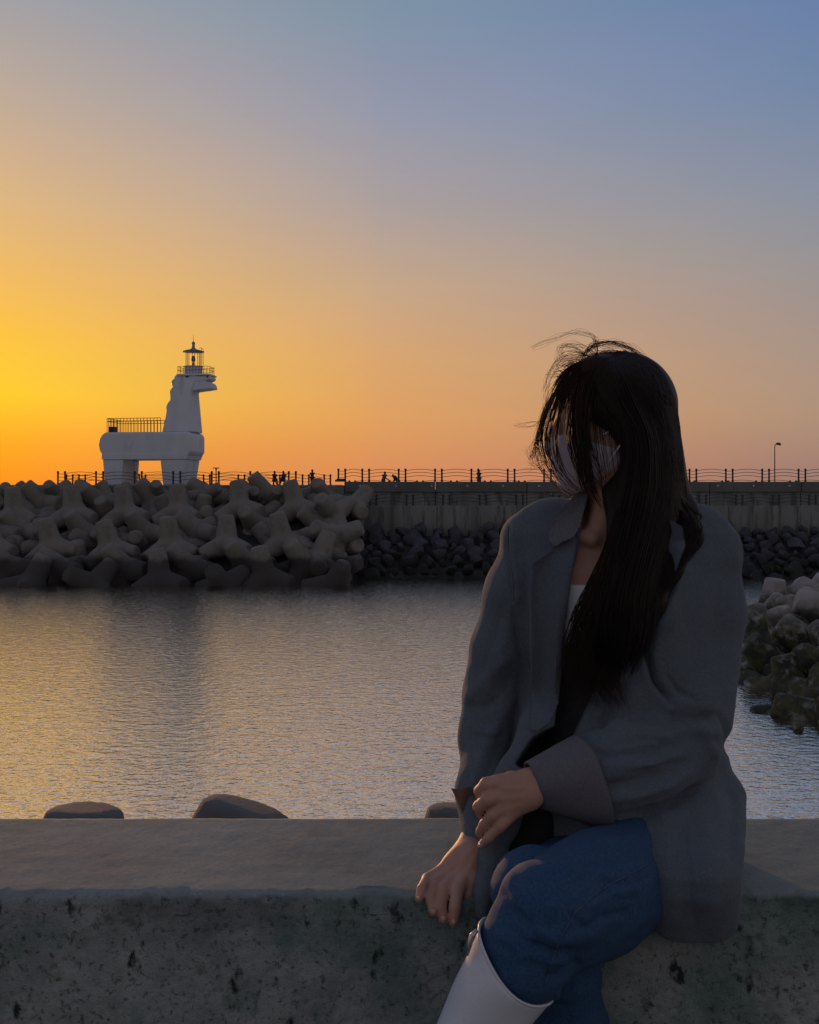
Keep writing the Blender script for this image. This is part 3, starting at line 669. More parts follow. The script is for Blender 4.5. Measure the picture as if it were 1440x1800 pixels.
# ---------------------------------------------------------------- promenade and parapet
GZ = CZ-1.10; PT = CZ-.647; Y0, Y1 = 1.75, 2.186
PAV = material('promenade_concrete', (.22,.21,.20), .9, (.14,.14,.13), 3, bump=.004, bscale=60)
g = MB(); g.box(-40, 40, -60, Y0+.02, GZ-1.2, GZ); tag(g.build('promenade', PAV), kind='structure')
def parapet():
    m = bpy.data.materials.new('weathered_parapet'); m.use_nodes = True; nt = m.node_tree; N = nt.nodes; L = nt.links; b = N['Principled BSDF']; b.inputs['Roughness'].default_value = .92
    b.inputs['Specular IOR Level'].default_value = .25
    tc = N.new('ShaderNodeTexCoord'); g_ = N.new('ShaderNodeNewGeometry'); sp = N.new('ShaderNodeSeparateXYZ'); L.new(tc.outputs['Object'], sp.inputs[0])
    def nz(s, d=6, r=.6, st=None):
        n = N.new('ShaderNodeTexNoise'); n.inputs['Scale'].default_value = s; n.inputs['Detail'].default_value = d; n.inputs['Roughness'].default_value = r
        if st:
            mp = N.new('ShaderNodeMapping'); mp.inputs['Scale'].default_value = st; L.new(tc.outputs['Object'], mp.inputs[0]); L.new(mp.outputs[0], n.inputs['Vector'])
        else: L.new(tc.outputs['Object'], n.inputs['Vector'])
        return n.outputs[0]
    def mr(v, a, b_, c=0, d=1):
        n = N.new('ShaderNodeMapRange'); n.inputs[1].default_value = a; n.inputs[2].default_value = b_; n.inputs[3].default_value = c; n.inputs[4].default_value = d; L.new(v, n.inputs[0]); return n.outputs[0]
    def mix(a, b_, f):
        n = N.new('ShaderNodeMix'); n.data_type = 'RGBA'
        for s_, q in ((6, a), (7, b_)):
            if isinstance(q, tuple): n.inputs[s_].default_value = (*q, 1)
            else: L.new(q, n.inputs[s_])
        L.new(f, n.inputs[0]); return n.outputs[2]
    def mul(a, b_):
        n = N.new('ShaderNodeMath'); n.operation = 'MULTIPLY'; L.new(a, n.inputs[0]); L.new(b_, n.inputs[1]); return n.outputs[0]
    # smooth trowelled top, rough pitted face below its edge
    top = mix((.27,.315,.30), (.185,.22,.215), mr(nz(3.5, 6, .65), .35, .65))
    top = mix(top, (.32,.29,.275), mr(nz(1.6, 3), .62, .78)); top = mix(top, (.13,.14,.13), mr(nz(14, 6, .7), .60, .78, 0, .6)); top = mix(top, (.16,.17,.165), mr(nz(120, 4, .7), .54, .66, 0, .6)); top = mix(top, (.42,.42,.40), mr(nz(150, 3, .6), .62, .70, 0, .5))
    face = mix((.44,.48,.475), (.27,.31,.31), mr(nz(9, 8, .75), .36, .62))
    face = mix(face, (.06,.175,.135), mr(nz(2.6, 6, .65), .44, .60, 0, .8)); face = mix(face, (.07,.075,.072), mr(nz(95, 4, .7), .56, .66, 0, .8)); face = mix(face, (.42,.41,.39), mr(nz(130, 3, .6), .64, .72, 0, .5))
    face = mix(face, (.03,.045,.042), mr(nz(38, 4, .6, (1, 1, .6)), .60, .70))
    edge = mr(sp.outputs[2], -.085, -.012)                             # lip zone just under the top edge
    lip = mul(edge, mr(nz(13, 5, .7, (.6, 1, 1)), .34, .50))
    face = mix(face, (.035,.07,.06), mul(lip, mr(nz(3, 3), .42, .56, 0, .6))); face = mix(face, (.11,.12,.16), mul(lip, mr(nz(2.2, 3, .5, (1, 1, .3)), .56, .70, 0, .5)))
    w = N.new('ShaderNodeMath'); w.operation = 'MULTIPLY_ADD'; L.new(nz(25, 5), w.inputs[0]); w.inputs[1].default_value = .012; L.new(sp.outputs[2], w.inputs[2])
    isTop = mr(w.outputs[0], -.003, .004)
    c = mix(face, top, isTop); L.new(c, b.inputs['Base Color'])
    h1 = nz(55, 8, .75); h2 = nz(260, 3, .6)
    add = N.new('ShaderNodeMath'); add.operation = 'MULTIPLY_ADD'; L.new(h2, add.inputs[0]); add.inputs[1].default_value = .35; L.new(h1, add.inputs[2])
    bp = N.new('ShaderNodeBump'); bp.inputs['Distance'].default_value = .010; L.new(add.outputs[0], bp.inputs['Height'])
    L.new(mr(isTop, 0, 1, 1.0, .30), bp.inputs['Strength']); L.new(bp.outputs[0], b.inputs['Normal'])
    # mesh: profile swept along x, with worn edges, chips and pits as real relief
    xs = np.concatenate([np.linspace(-12, -.95, 60), np.linspace(-.94, 1.1, 760), np.linspace(1.11, 12, 60)])
    prof = [(Y1-.004+.0, -3.0), (Y1, -.5), (Y1, -.03), (Y1-.012, -.004)] + [(y, 0) for y in np.linspace(Y1-.03, Y0+.02, 60)] + [(Y0+.012, -.0012), (Y0+.006, -.0035), (Y0+.002, -.008)] + [(Y0, -z) for z in np.linspace(.013, .24, 95)] + [(Y0, -z) for z in np.linspace(.26, .453, 20)]
    prof = np.array(prof); n = len(prof)
    V = np.zeros((len(xs), n, 3)); V[:, :, 0] = xs[:, None]; V[:, :, 1] = prof[None, :, 0]; V[:, :, 2] = prof[None, :, 1]
    rr = random.Random(5); pits = []
    for _ in range(420): pits.append((rr.uniform(-.95, 1.1), rr.uniform(-.24, -.02), rr.choice((.002, .003, .004, .004, .006)), rr.uniform(.002, .005)))
    for px, py, s_ in ((1310, 1662, .012), (1333, 1652, .006), (1375, 1658, .007), (1391, 1722, .011), (1427, 1722, .007), (1403, 1785, .008), (1363, 1798, .010), (1340, 1748, .005), (1230, 1712, .005), (230, 1632, .008), (190, 1622, .007), (352, 1712, .006)):
        p = W(px, py, Y0); pits.append((p[0], p[2]-PT, s_, .009))
    flat = V.reshape(-1, 3); 
    dens = np.array([noise.noise(Vector((x*5, z*5+y*5, 3)))*.5+noise.noise(Vector((x*22, z*22+y*22, 1)))*.25+noise.noise(Vector((x*70, z*70+y*70, 2)))*.12 for x, y, z in flat]).reshape(len(xs), n)
    isf = (prof[:, 1] < -.001) & (prof[:, 0] < Y0+.05); inn = (np.abs(xs) < 1.2)
    V[:, isf, 1] += (dens[:, isf]*.006)
    tp = (prof[:, 1] >= -.004); V[:, tp, 2] += dens[:, tp]*.0035
    edgei = [i for i, p in enumerate(prof) if abs(p[0]-Y0) < .03 and p[1] > -.03]
    ev = np.array([max(0, noise.noise(Vector((x*9, 0, 9)))-.05)*.016+max(0, noise.noise(Vector((x*34, 0, 4))))*.006 for x in xs])
    for i in edgei: V[:, i, 1] += ev*(1-abs(prof[i, 1])/.03); V[:, i, 2] -= ev*.7*(1-min(1, abs(prof[i, 0]-Y0)/.03))
    for cx, cz, r_, dp in pits:
        sel = np.where(np.abs(xs-cx) < 3*r_)[0]
        if len(sel) == 0: continue
        zz = prof[isf, 1]; q = np.exp(-(((xs[sel][:, None]-cx)/r_)**2+((zz[None, :]-cz)/(r_*1.2))**2)); V[np.ix_(sel, np.where(isf)[0], [1])] += (q*dp)[:, :, None]
    i = (np.arange(len(xs)-1)[:, None]*n+np.arange(n-1)[None, :]).ravel()
    me = mesh_np('concrete_parapet', V.reshape(-1, 3), np.stack([i, i+n, i+n+1, i+1], 1)[:, ::-1])
    o = link('concrete_parapet', me, m, None, (0, 0, PT)); tag(o, 'long weathered concrete parapet with a smooth top and pitted green-stained face, under the seated woman', 'parapet')
parapet()

# ================================================================ the seated woman
A3 = lambda *a: np.array(a, float)
SKIN = material('skin', (.46,.27,.20), .55, (.42,.235,.17), 30, bump=.0004, bscale=400, subs=.12)
WOOL = material('grey_wool', (.122,.152,.182), .95, (.093,.115,.138), 330, detail=2, lohi=(.36,.64), bump=.0009, bscale=900, sheen=.15, spec=.2)
LINING = material('jacket_lining', (.140,.140,.160), .8, (.105,.105,.122), 260, bump=.0004, bscale=700)
SHADELIN = material('shaded_lining', (.018,.018,.022), .9)  # shade inside the coat is put into this lining colour
SHADEFRONT = material('shaded_front_cloth', (.045,.048,.058), .9, (.03,.032,.04), 200)
DENIM = material('blue_denim', (.009,.050,.135), .85, (.028,.080,.155), 260, detail=2, bump=.0006, bscale=1100, stain=[((.045,.12,.22), 14, .62, .80)])
SEAMT = material('denim_seam', (.028,.06,.115), .85, (.07,.11,.17), 60)
LEATHER = material('white_leather', (.62,.66,.72), .38, (.57,.61,.67), 5, bump=.0006, bscale=160, coat=.15)
MASKM = material('mask_fabric', (.58,.54,.58), .85, (.52,.48,.52), 20, bump=.0004, bscale=500, subs=.1)
CAMI = material('white_ribbed_top', (.72,.76,.80), .8, bump=.0012, bscale=260, stretch=(1, 1, .05))
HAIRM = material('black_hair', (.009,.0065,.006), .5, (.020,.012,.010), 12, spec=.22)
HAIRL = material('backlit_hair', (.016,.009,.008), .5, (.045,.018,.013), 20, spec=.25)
ZIPM = material('zip_metal', (.45,.45,.46), .3, metal=.9)

person = empty('person', tuple(W(1100, 1572, 1.93)*A3(1,1,0)+A3(0,0,PT)))
tag(person, 'woman in grey blazer, jeans and face mask sitting cross-legged on the parapet', 'person')
bpy.context.view_layer.update()
def pl(name, me, mat):
    o = bpy.data.objects.new(name, me); COL.objects.link(o); o.parent = person
    me.transform(person.matrix_world.inverted())
    if not len(me.materials): me.materials.append(mat)
    return o

# ---- joints
sR, eR, wR = W(932,962,1.955), W(856,1238,1.985), W(838,1478,1.835)        # her right arm (left in the picture)
sL, eL, wL = W(1236,985,1.965), W(1192,1318,1.885), W(952,1376,1.765)       # her left arm
hipL, midL, kneeL, ankL = W(1165,1460,1.93), W(1068,1540,1.72), W(960,1600,1.565), W(745,1990,1.52)
hipR, kneeR, ankR = W(1080,1495,1.94), W(938,1562,1.68), W(1008,1960,1.70)
headc = W(1082,725,1.93)

# ---- body: one continuous skin surface --------------------------------------
def build_body():
    f = SDF((-.01, 1.42, 4.80), (.66, 2.16, 6.22), .0034)
    # torso and pelvis, kept inside the clothes
    rg = [(z, cx, cy, a, b) for (z, cx, cy, a, b) in [
        (W(0,905,1.95)[2], W(1095,0,1.975)[0], 1.975, .075, .050), (W(0,940,1.95)[2], W(1085,0,1.975)[0], 1.975, .155, .070),
        (W(0,1000,1.95)[2], W(1080,0,1.96)[0], 1.965, .160, .098), (W(0,1100,1.95)[2], W(1078,0,1.96)[0], 1.96, .150, .102),
        (W(0,1220,1.95)[2], W(1082,0,1.96)[0], 1.965, .125, .09), (W(0,1330,1.95)[2], W(1100,0,1.96)[0], 1.96, .14, .10),
        (W(0,1440,1.95)[2], W(1115,0,1.96)[0], 1.955, .155, .115), (W(0,1500,1.95)[2], W(1115,0,1.96)[0], 1.955, .14, .10)]]
    f.loft(rg, 2.2)
    # neck, with the muscle that runs to the collar bone
    f.path([W(1090,800,1.935), W(1086,880,1.94), W(1082,945,1.95)], [.050,.050,.062], k=.03, kj=.02)
    f.cone(W(1095,800,1.905), W(1045,935,1.905), .014, .008, k=.03); f.cone(W(1040,948,1.885), W(985,935,1.915), .007, .007, k=.03)
    # head in profile, facing left
    f.ell(W(1088,722,1.93), (.088, .074, .094), k=.0); f.ell(W(1055,715,1.93), (.066, .064, .075), k=.02)
    f.ell(W(1052,790,1.93), (.062, .057, .066), k=.03); f.ell(W(1030,828,1.93), (.034, .038, .030), k=.03)   # jaw, chin
    f.cone(W(1000,845,1.93)+A3(.015,0,.004), W(1065,835,1.93), .016, .030, k=.02)
    f.cone(W(984,742,1.93), W(968,785,1.93), .009, .0135, k=.012)        # nose
    f.ell(W(974,788,1.93), (.012,.015,.009), k=.006)
    f.ell(W(1000,690,1.93), (.028,.052,.04), k=.02)                     # brow
    for sg in (-1, 1):
        f.ell(W(993,743,1.93)+A3(0,sg*.030,0), (.016,.015,.011), k=.006, sub=True)
        f.ell(W(1002,744,1.93)+A3(0,sg*.030,0), (.013,.0125,.0115))      # eyeball and lid
        f.ell(W(1097,765,1.93)+A3(0,sg*.074,0), (.016,.008,.030), k=.004); f.ell(W(1095,762,1.93)+A3(0,sg*.082,0), (.009,.006,.018), k=.003, sub=True)
    f.ell(W(985,815,1.93), (.011,.022,.006), k=.004); f.ell(W(987,826,1.93), (.011,.020,.007), k=.004)
    # arms inside the sleeves
    f.path([sR, eR, wR], [.043,.034,.024], k=.04, kj=.02); f.path([sL, eL, W(1060,1366,1.81), wL], [.043,.036,.032,.025], k=.04, kj=.02)
    # legs inside the jeans
    f.path([hipL, W(1062,1562,1.72), kneeL, W(912,1680,1.553), W(868,1765,1.54), ankL], [.070,.055,.052,.046,.042,.032], k=.05, kj=.03); f.path([hipR, W(1010,1550,1.81), kneeR, W(985,1700,1.69), ankR], [.064,.055,.050,.046,.034], k=.05, kj=.03)
    # --- her left hand, lying over the right forearm
    fl = (A3(0,1,.25), 1.25)
    f.cone(wL, W(905,1388,1.758), .0250, .0265, k=.02, flat=fl); f.cone(W(925,1376,1.764), W(874,1379,1.762), .021, .0155, k=.012, flat=fl)
    f.cone(W(930,1392,1.755), W(886,1404,1.755), .022, .016, k=.012); f.cone(W(930,1404,1.752), W(896,1424,1.750), .020, .0155, k=.012)
    kf = .004
    f.path([W(880,1376,1.760), W(856,1379,1.757), W(844,1391,1.768), W(847,1404,1.782)], [.0135,.0118,.0102,.0085], k=kf, kj=.003)
    f.path([W(884,1396,1.755), W(858,1405,1.746), W(842,1418,1.756), W(846,1430,1.774)], [.0125,.0115,.0100,.0082], k=kf, kj=.003)
    f.path([W(896,1412,1.750), W(866,1433,1.745), W(852,1449,1.755), W(843,1463,1.766)], [.0118,.0104,.0090,.0074], k=kf, kj=.003)
    f.path([W(905,1426,1.748), W(880,1452,1.742), W(860,1472,1.748), W(846,1486,1.758)], [.0112,.0094,.0082,.0066], k=kf, kj=.003)
    f.path([W(925,1372,1.775), W(898,1368,1.800), W(880,1378,1.815)], [.016,.012,.010], k=.01, kj=.004)      # thumb, behind
    # --- her right hand, gripping the parapet edge
    f.cone(wR, W(806,1520,1.805), .0225, .0245, k=.02, flat=(A3(.3,1,.6), 1.15))
    f.cone(W(820,1500,1.815), W(775,1537,1.798), .020, .0125, k=.012); f.cone(W(824,1505,1.805), W(795,1548,1.785), .020, .0125, k=.012); f.cone(W(832,1500,1.80), W(815,1545,1.772), .019, .0125, k=.012)
    f.path([W(780,1530,1.802), W(752,1545,1.786), W(742,1562,1.753), W(737,1580,1.741)], [.0115,.0098,.0084,.0068], k=kf, kj=.003)       # little finger
    f.path([W(788,1536,1.795), W(766,1552,1.775), W(758,1580,1.745), W(762,1602,1.733)], [.0122,.0108,.0098,.0080], k=kf, kj=.003)
    f.path([W(800,1542,1.785), W(782,1562,1.762), W(774,1592,1.736), W(780,1615,1.728)], [.0126,.0112,.0100,.0084], k=kf, kj=.003)
    f.path([W(818,1540,1.775), W(804,1566,1.748), W(800,1596,1.729), W(798,1622,1.724)], [.0126,.0110,.0098,.0074], k=kf, kj=.003)       # index
    f.path([W(832,1510,1.795), W(830,1545,1.772), W(822,1572,1.762)], [.015,.0125,.0105], k=.008, kj=.004)                               # thumb
    me = f.mesh('body'); folds(me, [([(930,1385),(900,1386),(872,1384)], 4, .0012), ([(925,1400),(900,1403),(878,1406)], 4, .0012), ([(915,1415),(895,1424)], 4, .0012),
        ([(832,1490),(812,1520),(790,1548)], 4, .0016), ([(826,1495),(800,1520),(775,1540)], 4, .0014), ([(836,1500),(826,1525),(812,1552)], 4, .0018)], front=.0)
    return pl('body', me, SKIN)
build_body()
def small_sdf(name, lo, hi, h, fn, mat):
    f = SDF(lo, hi, h); fn(f); return pl(name, f.mesh(name), mat)
# eyes (mostly behind hair), brows, nails
for sg in (-1, 1):
    m = MB(); m.lathe([(.001,-.0118), (.008,-.0085), (.0115,0), (.008,.0085), (.001,.0118)], tuple(W(1002,744,1.93)+A3(-.0015,sg*.030,0)), 16)
    pl('eye', m.mesh('eye', True), material('eye_white', (.6,.58,.56), .3))
    m = MB(); c = W(996,722,1.93); m.tube([c+A3(-.012,sg*.016,.0), c+A3(-.008,sg*.032,.004), c+A3(.012,sg*.050,.0)], [.002,.0028,.001], 6); pl('eyebrow', m.mesh('eyebrow', True), HAIRM)
NAIL = material('fingernail', (.55,.34,.28), .3)
for a, b, r in [((737.5,1576,1.7360),(737,1583,1.7355),.0048), ((762,1598,1.7255),(763,1608,1.7245),.006), ((780,1610,1.7200),(780.5,1620,1.7195),.006), ((798,1616,1.7170),(798,1626,1.7180),.0055),
                ((848,1482,1.7520),(842,1489,1.7545),.0048)]:
    m = MB(); m.tube([W(*a), W(*b)], [r*.85, r*.6], 8); pl('fingernail', m.mesh('fingernail', True), NAIL)

# ---- white ribbed top -------------------------------------------------------
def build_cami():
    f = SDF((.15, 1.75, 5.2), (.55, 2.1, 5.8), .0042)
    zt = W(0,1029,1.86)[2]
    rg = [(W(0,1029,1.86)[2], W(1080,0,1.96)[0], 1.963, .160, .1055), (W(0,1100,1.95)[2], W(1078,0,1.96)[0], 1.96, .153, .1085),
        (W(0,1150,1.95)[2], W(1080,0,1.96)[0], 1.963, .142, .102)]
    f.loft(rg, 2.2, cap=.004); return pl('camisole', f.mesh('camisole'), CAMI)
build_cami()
def build_shaded_front():  # added dark layer: shade below the white top, put into its colour
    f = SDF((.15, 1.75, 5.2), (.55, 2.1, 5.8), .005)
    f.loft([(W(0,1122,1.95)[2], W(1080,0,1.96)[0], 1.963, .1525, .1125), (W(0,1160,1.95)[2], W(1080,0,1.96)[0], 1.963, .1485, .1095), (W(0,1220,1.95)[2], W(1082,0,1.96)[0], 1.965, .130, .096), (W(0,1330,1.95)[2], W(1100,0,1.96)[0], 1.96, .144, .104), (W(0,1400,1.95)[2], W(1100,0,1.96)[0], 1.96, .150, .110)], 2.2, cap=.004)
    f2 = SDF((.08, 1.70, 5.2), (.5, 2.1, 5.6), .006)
    f2.path([W(1085,1395,1.90), W(1040,1405,1.89), W(985,1428,1.885), W(945,1455,1.865), W(905,1490,1.85)], [.055,.060,.055,.048,.036], kj=.03); pl('lining_shade_fill', f2.mesh('lining_shade_fill'), SHADELIN)  # added fill in the lap gap, coloured dark as the coat's shaded inside
    return pl('shaded_front', f.mesh('shaded_front'), SHADEFRONT)
build_shaded_front()

# ---- jeans --------------------------------------------------------------------
def build_jeans():
    f = SDF((.05, 1.40, 4.78), (.62, 2.14, 5.72), .0045)
    f.loft([(W(0,1350,1.95)[2], W(1095,0,1.96)[0], 1.965, .138, .100), (W(0,1430,1.95)[2], W(1110,0,1.96)[0], 1.96, .165, .122), (W(0,1520,1.95)[2], W(1112,0,1.96)[0], 1.955, .15, .105)], 2.3)
    f.path([hipR+A3(0,0,.0), W(1010,1550,1.81), kneeR], [.082,.068,.061], k=.05, kj=.04)
    f.path([kneeR, W(985,1700,1.69), W(1003,1800,1.70), ankR], [.062,.056,.052,.040], k=.02, kj=.03)
    g = SDF((.05, 1.40, 4.78), (.62, 2.14, 5.72), .0045)
    g.path([hipL, W(1112,1524,1.80), W(1042,1570,1.67), kneeL], [.090,.086,.079,.070], k=.0, kj=.05)
    g.cone(W(1100,1560,1.74), W(1005,1610,1.62), .060, .060, k=.05)                 # flesh of the thigh pressed on the other leg
    g.path([kneeL+A3(.004,0,-.004), W(913,1678,1.555), W(864,1765,1.547), ankL], [.070,.056,.042,.032], k=.02, kj=.03)
    g.cone(W(975,1640,1.59), W(925,1700,1.56), .045, .046, k=.04)
    f.D = smin(f.D, g.D, .006)
    me = f.mesh('jeans')
    folds(me, [([(1140,1545),(1090,1552),(1052,1548)], 4, -.004), ([(905,1600),(935,1625),(975,1630)], 4, -.0035), ([(895,1625),(925,1655),(960,1665)], 4, -.003), ([(1050,1640),(1020,1625),(1000,1600)], 5, -.004), ([(960,1500),(985,1530),(1020,1545)], 5, -.003), ([(1120,1470),(1050,1480),(985,1505)], 9, 0.0057), ([(1125,1500),(1060,1520),(1000,1545)], 8, -0.0047),
               ([(1128,1560),(1075,1570),(1030,1600)], 9, 0.0057), ([(1110,1600),(1060,1612),(1020,1640)], 7, -0.0057),
               ([(880,1560),(900,1600),(935,1640)], 8, -0.0042), ([(1010,1650),(975,1650),(935,1625)], 9, 0.0066), ([(1008,1668),(975,1672),(930,1655)], 7, -0.0076),
               ([(1000,1690),(968,1690),(930,1680)], 7, 0.0057), ([(985,1720),(955,1712)], 6, -0.0057), ([(870,1640),(905,1660),(930,1690)], 9, 0.0038),
               ([(1022,1690),(1000,1700),(975,1720)], 6, -0.0057), ([(1020,1740),(995,1752),(970,1750)], 8, 0.0057)])
    ripple(me, .0045, (12, 12, 30), 2); ripple(me, .0018, (40, 40, 60), 5)
    return pl('jeans', me, DENIM)
jeans = build_jeans()
def project_line(poly, obj_me, off=.001, n=40):
    """points of a pixel polyline dropped on a mesh seen from the camera"""
    from mathutils.bvhtree import BVHTree
    V = [v.co.copy() for v in obj_me.vertices]; M_ = person.matrix_world
    bvh = BVHTree.FromPolygons([M_ @ v for v in V], [tuple(p.vertices) for p in obj_me.polygons])
    P = []; seg = np.array(poly, float); L_ = np.concatenate([[0], np.cumsum(np.linalg.norm(np.diff(seg, axis=0), axis=1))])
    for t in np.linspace(0, L_[-1], n):
        x = np.interp(t, L_, seg[:, 0]); y = np.interp(t, L_, seg[:, 1]); dr = Vector(W(x, y, 1.0))-Vector((0, 0, CZ)); dr.normalize()
        h = bvh.ray_cast(Vector((0, 0, CZ)), dr)
        if h[0] is not None: P.append(h[0]+h[1]*off)
    return P
def seam(name, poly, me, mat, r=.0014, off=.0008):
    P = project_line(poly, me, off)
    if len(P) > 3: m = MB(); m.tube(P, r, 5); pl(name, m.mesh(name, True), mat)
seam('seam', [(1138,1520),(1110,1535),(1080,1550),(1045,1572),(1010,1604),(985,1650),(968,1695),(957,1732)], jeans.data, SEAMT, .0013)

# ---- boots ---------------------------------------------------------------------
def boot(top, ank, rt, ra, tilt, foot_dir, skew, front_dir):
    """open shaft with a dipped rim, foot and sole"""
    ax = (ank-top); L_ = np.linalg.norm(ax); ax /= L_
    u = np.cross(ax, A3(0,1,0)); u /= np.linalg.norm(u); v = np.cross(ax, u)
    if v[1] > 0: v = -v           # v points to the camera
    m = MB(); n = 48; rings = 26; vs = []
    for lay in (0, 1):
        for i in range(rings):
            t = i/(rings-1); 
            for k in range(n):
                a = 2*math.pi*k/n; r = (rt+(ra-rt)*t**.8) - lay*.0035
                rim = skew[0]*math.cos(a)+skew[1]*math.sin(a)+skew[2]*math.cos(2*a)
                s_ = L_*t + (1-t)**3*rim
                wv = 1+.02*math.sin(3*a+t*5)+.015*math.sin(5*a-9*t)
                vs.append(top+ax*s_+(u*math.cos(a)*1.02+v*math.sin(a)*.98)*r*wv)
    fs = []
    for lay in (0, 1):
        o = lay*rings*n
        for i in range(rings-1):
            for k in range(n):
                q = (o+i*n+k, o+i*n+(k+1) % n, o+(i+1)*n+(k+1) % n, o+(i+1)*n+k); fs.append(q if lay == 0 else q[::-1])
    for k in range(n): fs.append((k, rings*n+k, rings*n+(k+1) % n, (k+1) % n))
    m.poly(vs, fs); me = m.mesh('boot_shaft', True); ripple(me, .0035, (10, 10, 16), 3); pl('boot', me, LEATHER)
    rim_pts = [Vector(vs[k % n]) for k in range(n+1)]
    m2 = MB(); m2.tube(rim_pts, .0022, 6); pl('boot_welt', m2.mesh('boot_welt', True), LEATHER)
    f = SDF(tuple(ank-.22), tuple(ank+.22), .006); fd = np.array(foot_dir, float); fd /= np.linalg.norm(fd)
    heel = ank+A3(0,0,-.055)-fd*.02
    f.path([ank, heel], [ra+.002, .036], k=0); f.path([heel+A3(0,0,-.002), heel+fd*.09+A3(0,0,-.015), heel+fd*.17+A3(0,0,-.025)], [.036,.036,.026], k=.03, kj=.03)
    f.path([ank+fd*.02, heel+fd*.09], [.04,.036], k=.03)
    pl('boot_foot', f.mesh('boot_foot'), LEATHER)
    return vs, n
tL = W(904,1690,1.553)
vsL, nL = boot(tL+(W(905,1680,1.553)-W(905,1680,1.553)), ankL, .0675, .042, 0, (-.6,-.8,.1), (.014, .022, -.006), None)
boot(W(1006,1905,1.70), ankR+A3(0,0,.0), .058, .042, 0, (-.5,-.85,0), (0,0,0), None)
# zip at the front edge of the shaft
a0 = W(834,1640,1.530)
m = MB(); m.tube([a0+A3(.004,0,.004), a0+A3(-.004,-.002,-.003), a0+A3(-.007,-.003,-.016), a0+A3(-.011,-.003,-.030)], [.003,.004,.0042,.003], 8); pl('zip_pull', m.mesh('zip_pull', True), ZIPM)

# ---- blazer ---------------------------------------------------------------------
rows_b = [ # py, xl, xr, centre depth, half depth
 (884, 985, 1205, 1.985, .070), (897, 945, 1235, 1.985, .082), (912, 915, 1258, 1.983, .092), (935, 898, 1278, 1.978, .104), (980, 894, 1280, 1.972, .116), (1050, 898, 1266, 1.968, .128),
 (1130, 910, 1258, 1.965, .130), (1200, 916, 1262, 1.962, .128), (1290, 902, 1276, 1.955, .132), (1350, 893, 1284, 1.94, .138), (1400, 905, 1288, 1.93, .146), (1450, 940, 1292, 1.90, .150), (1500, 1010, 1294, 1.87, .130)]
OPEN = [(1036,872),(1060,864),(1100,870),(1160,900),(1130,1000),(1105,1100),(1075,1160),(1035,1225),(1008,1300),(985,1345),(940,1362),(905,1345),(935,1300),(975,1276),(986,1200),(990,1120),(1000,1040),(1012,975),(1024,920)]
def poly_sdf(P, poly):
    d, _ = polydist(P, list(poly)+[poly[0]]); x, y = P[:, 0], P[:, 1]; ins = np.zeros(len(P), bool); n = len(poly)
    for i in range(n):
        (x1, y1), (x2, y2) = poly[i], poly[(i+1) % n]
        c = ((y1 > y) != (y2 > y)) & (x < (x2-x1)*(y-y1)/((y2-y1) if y2 != y1 else 1e-9)+x1); ins ^= c
    return np.where(ins, -d, d)
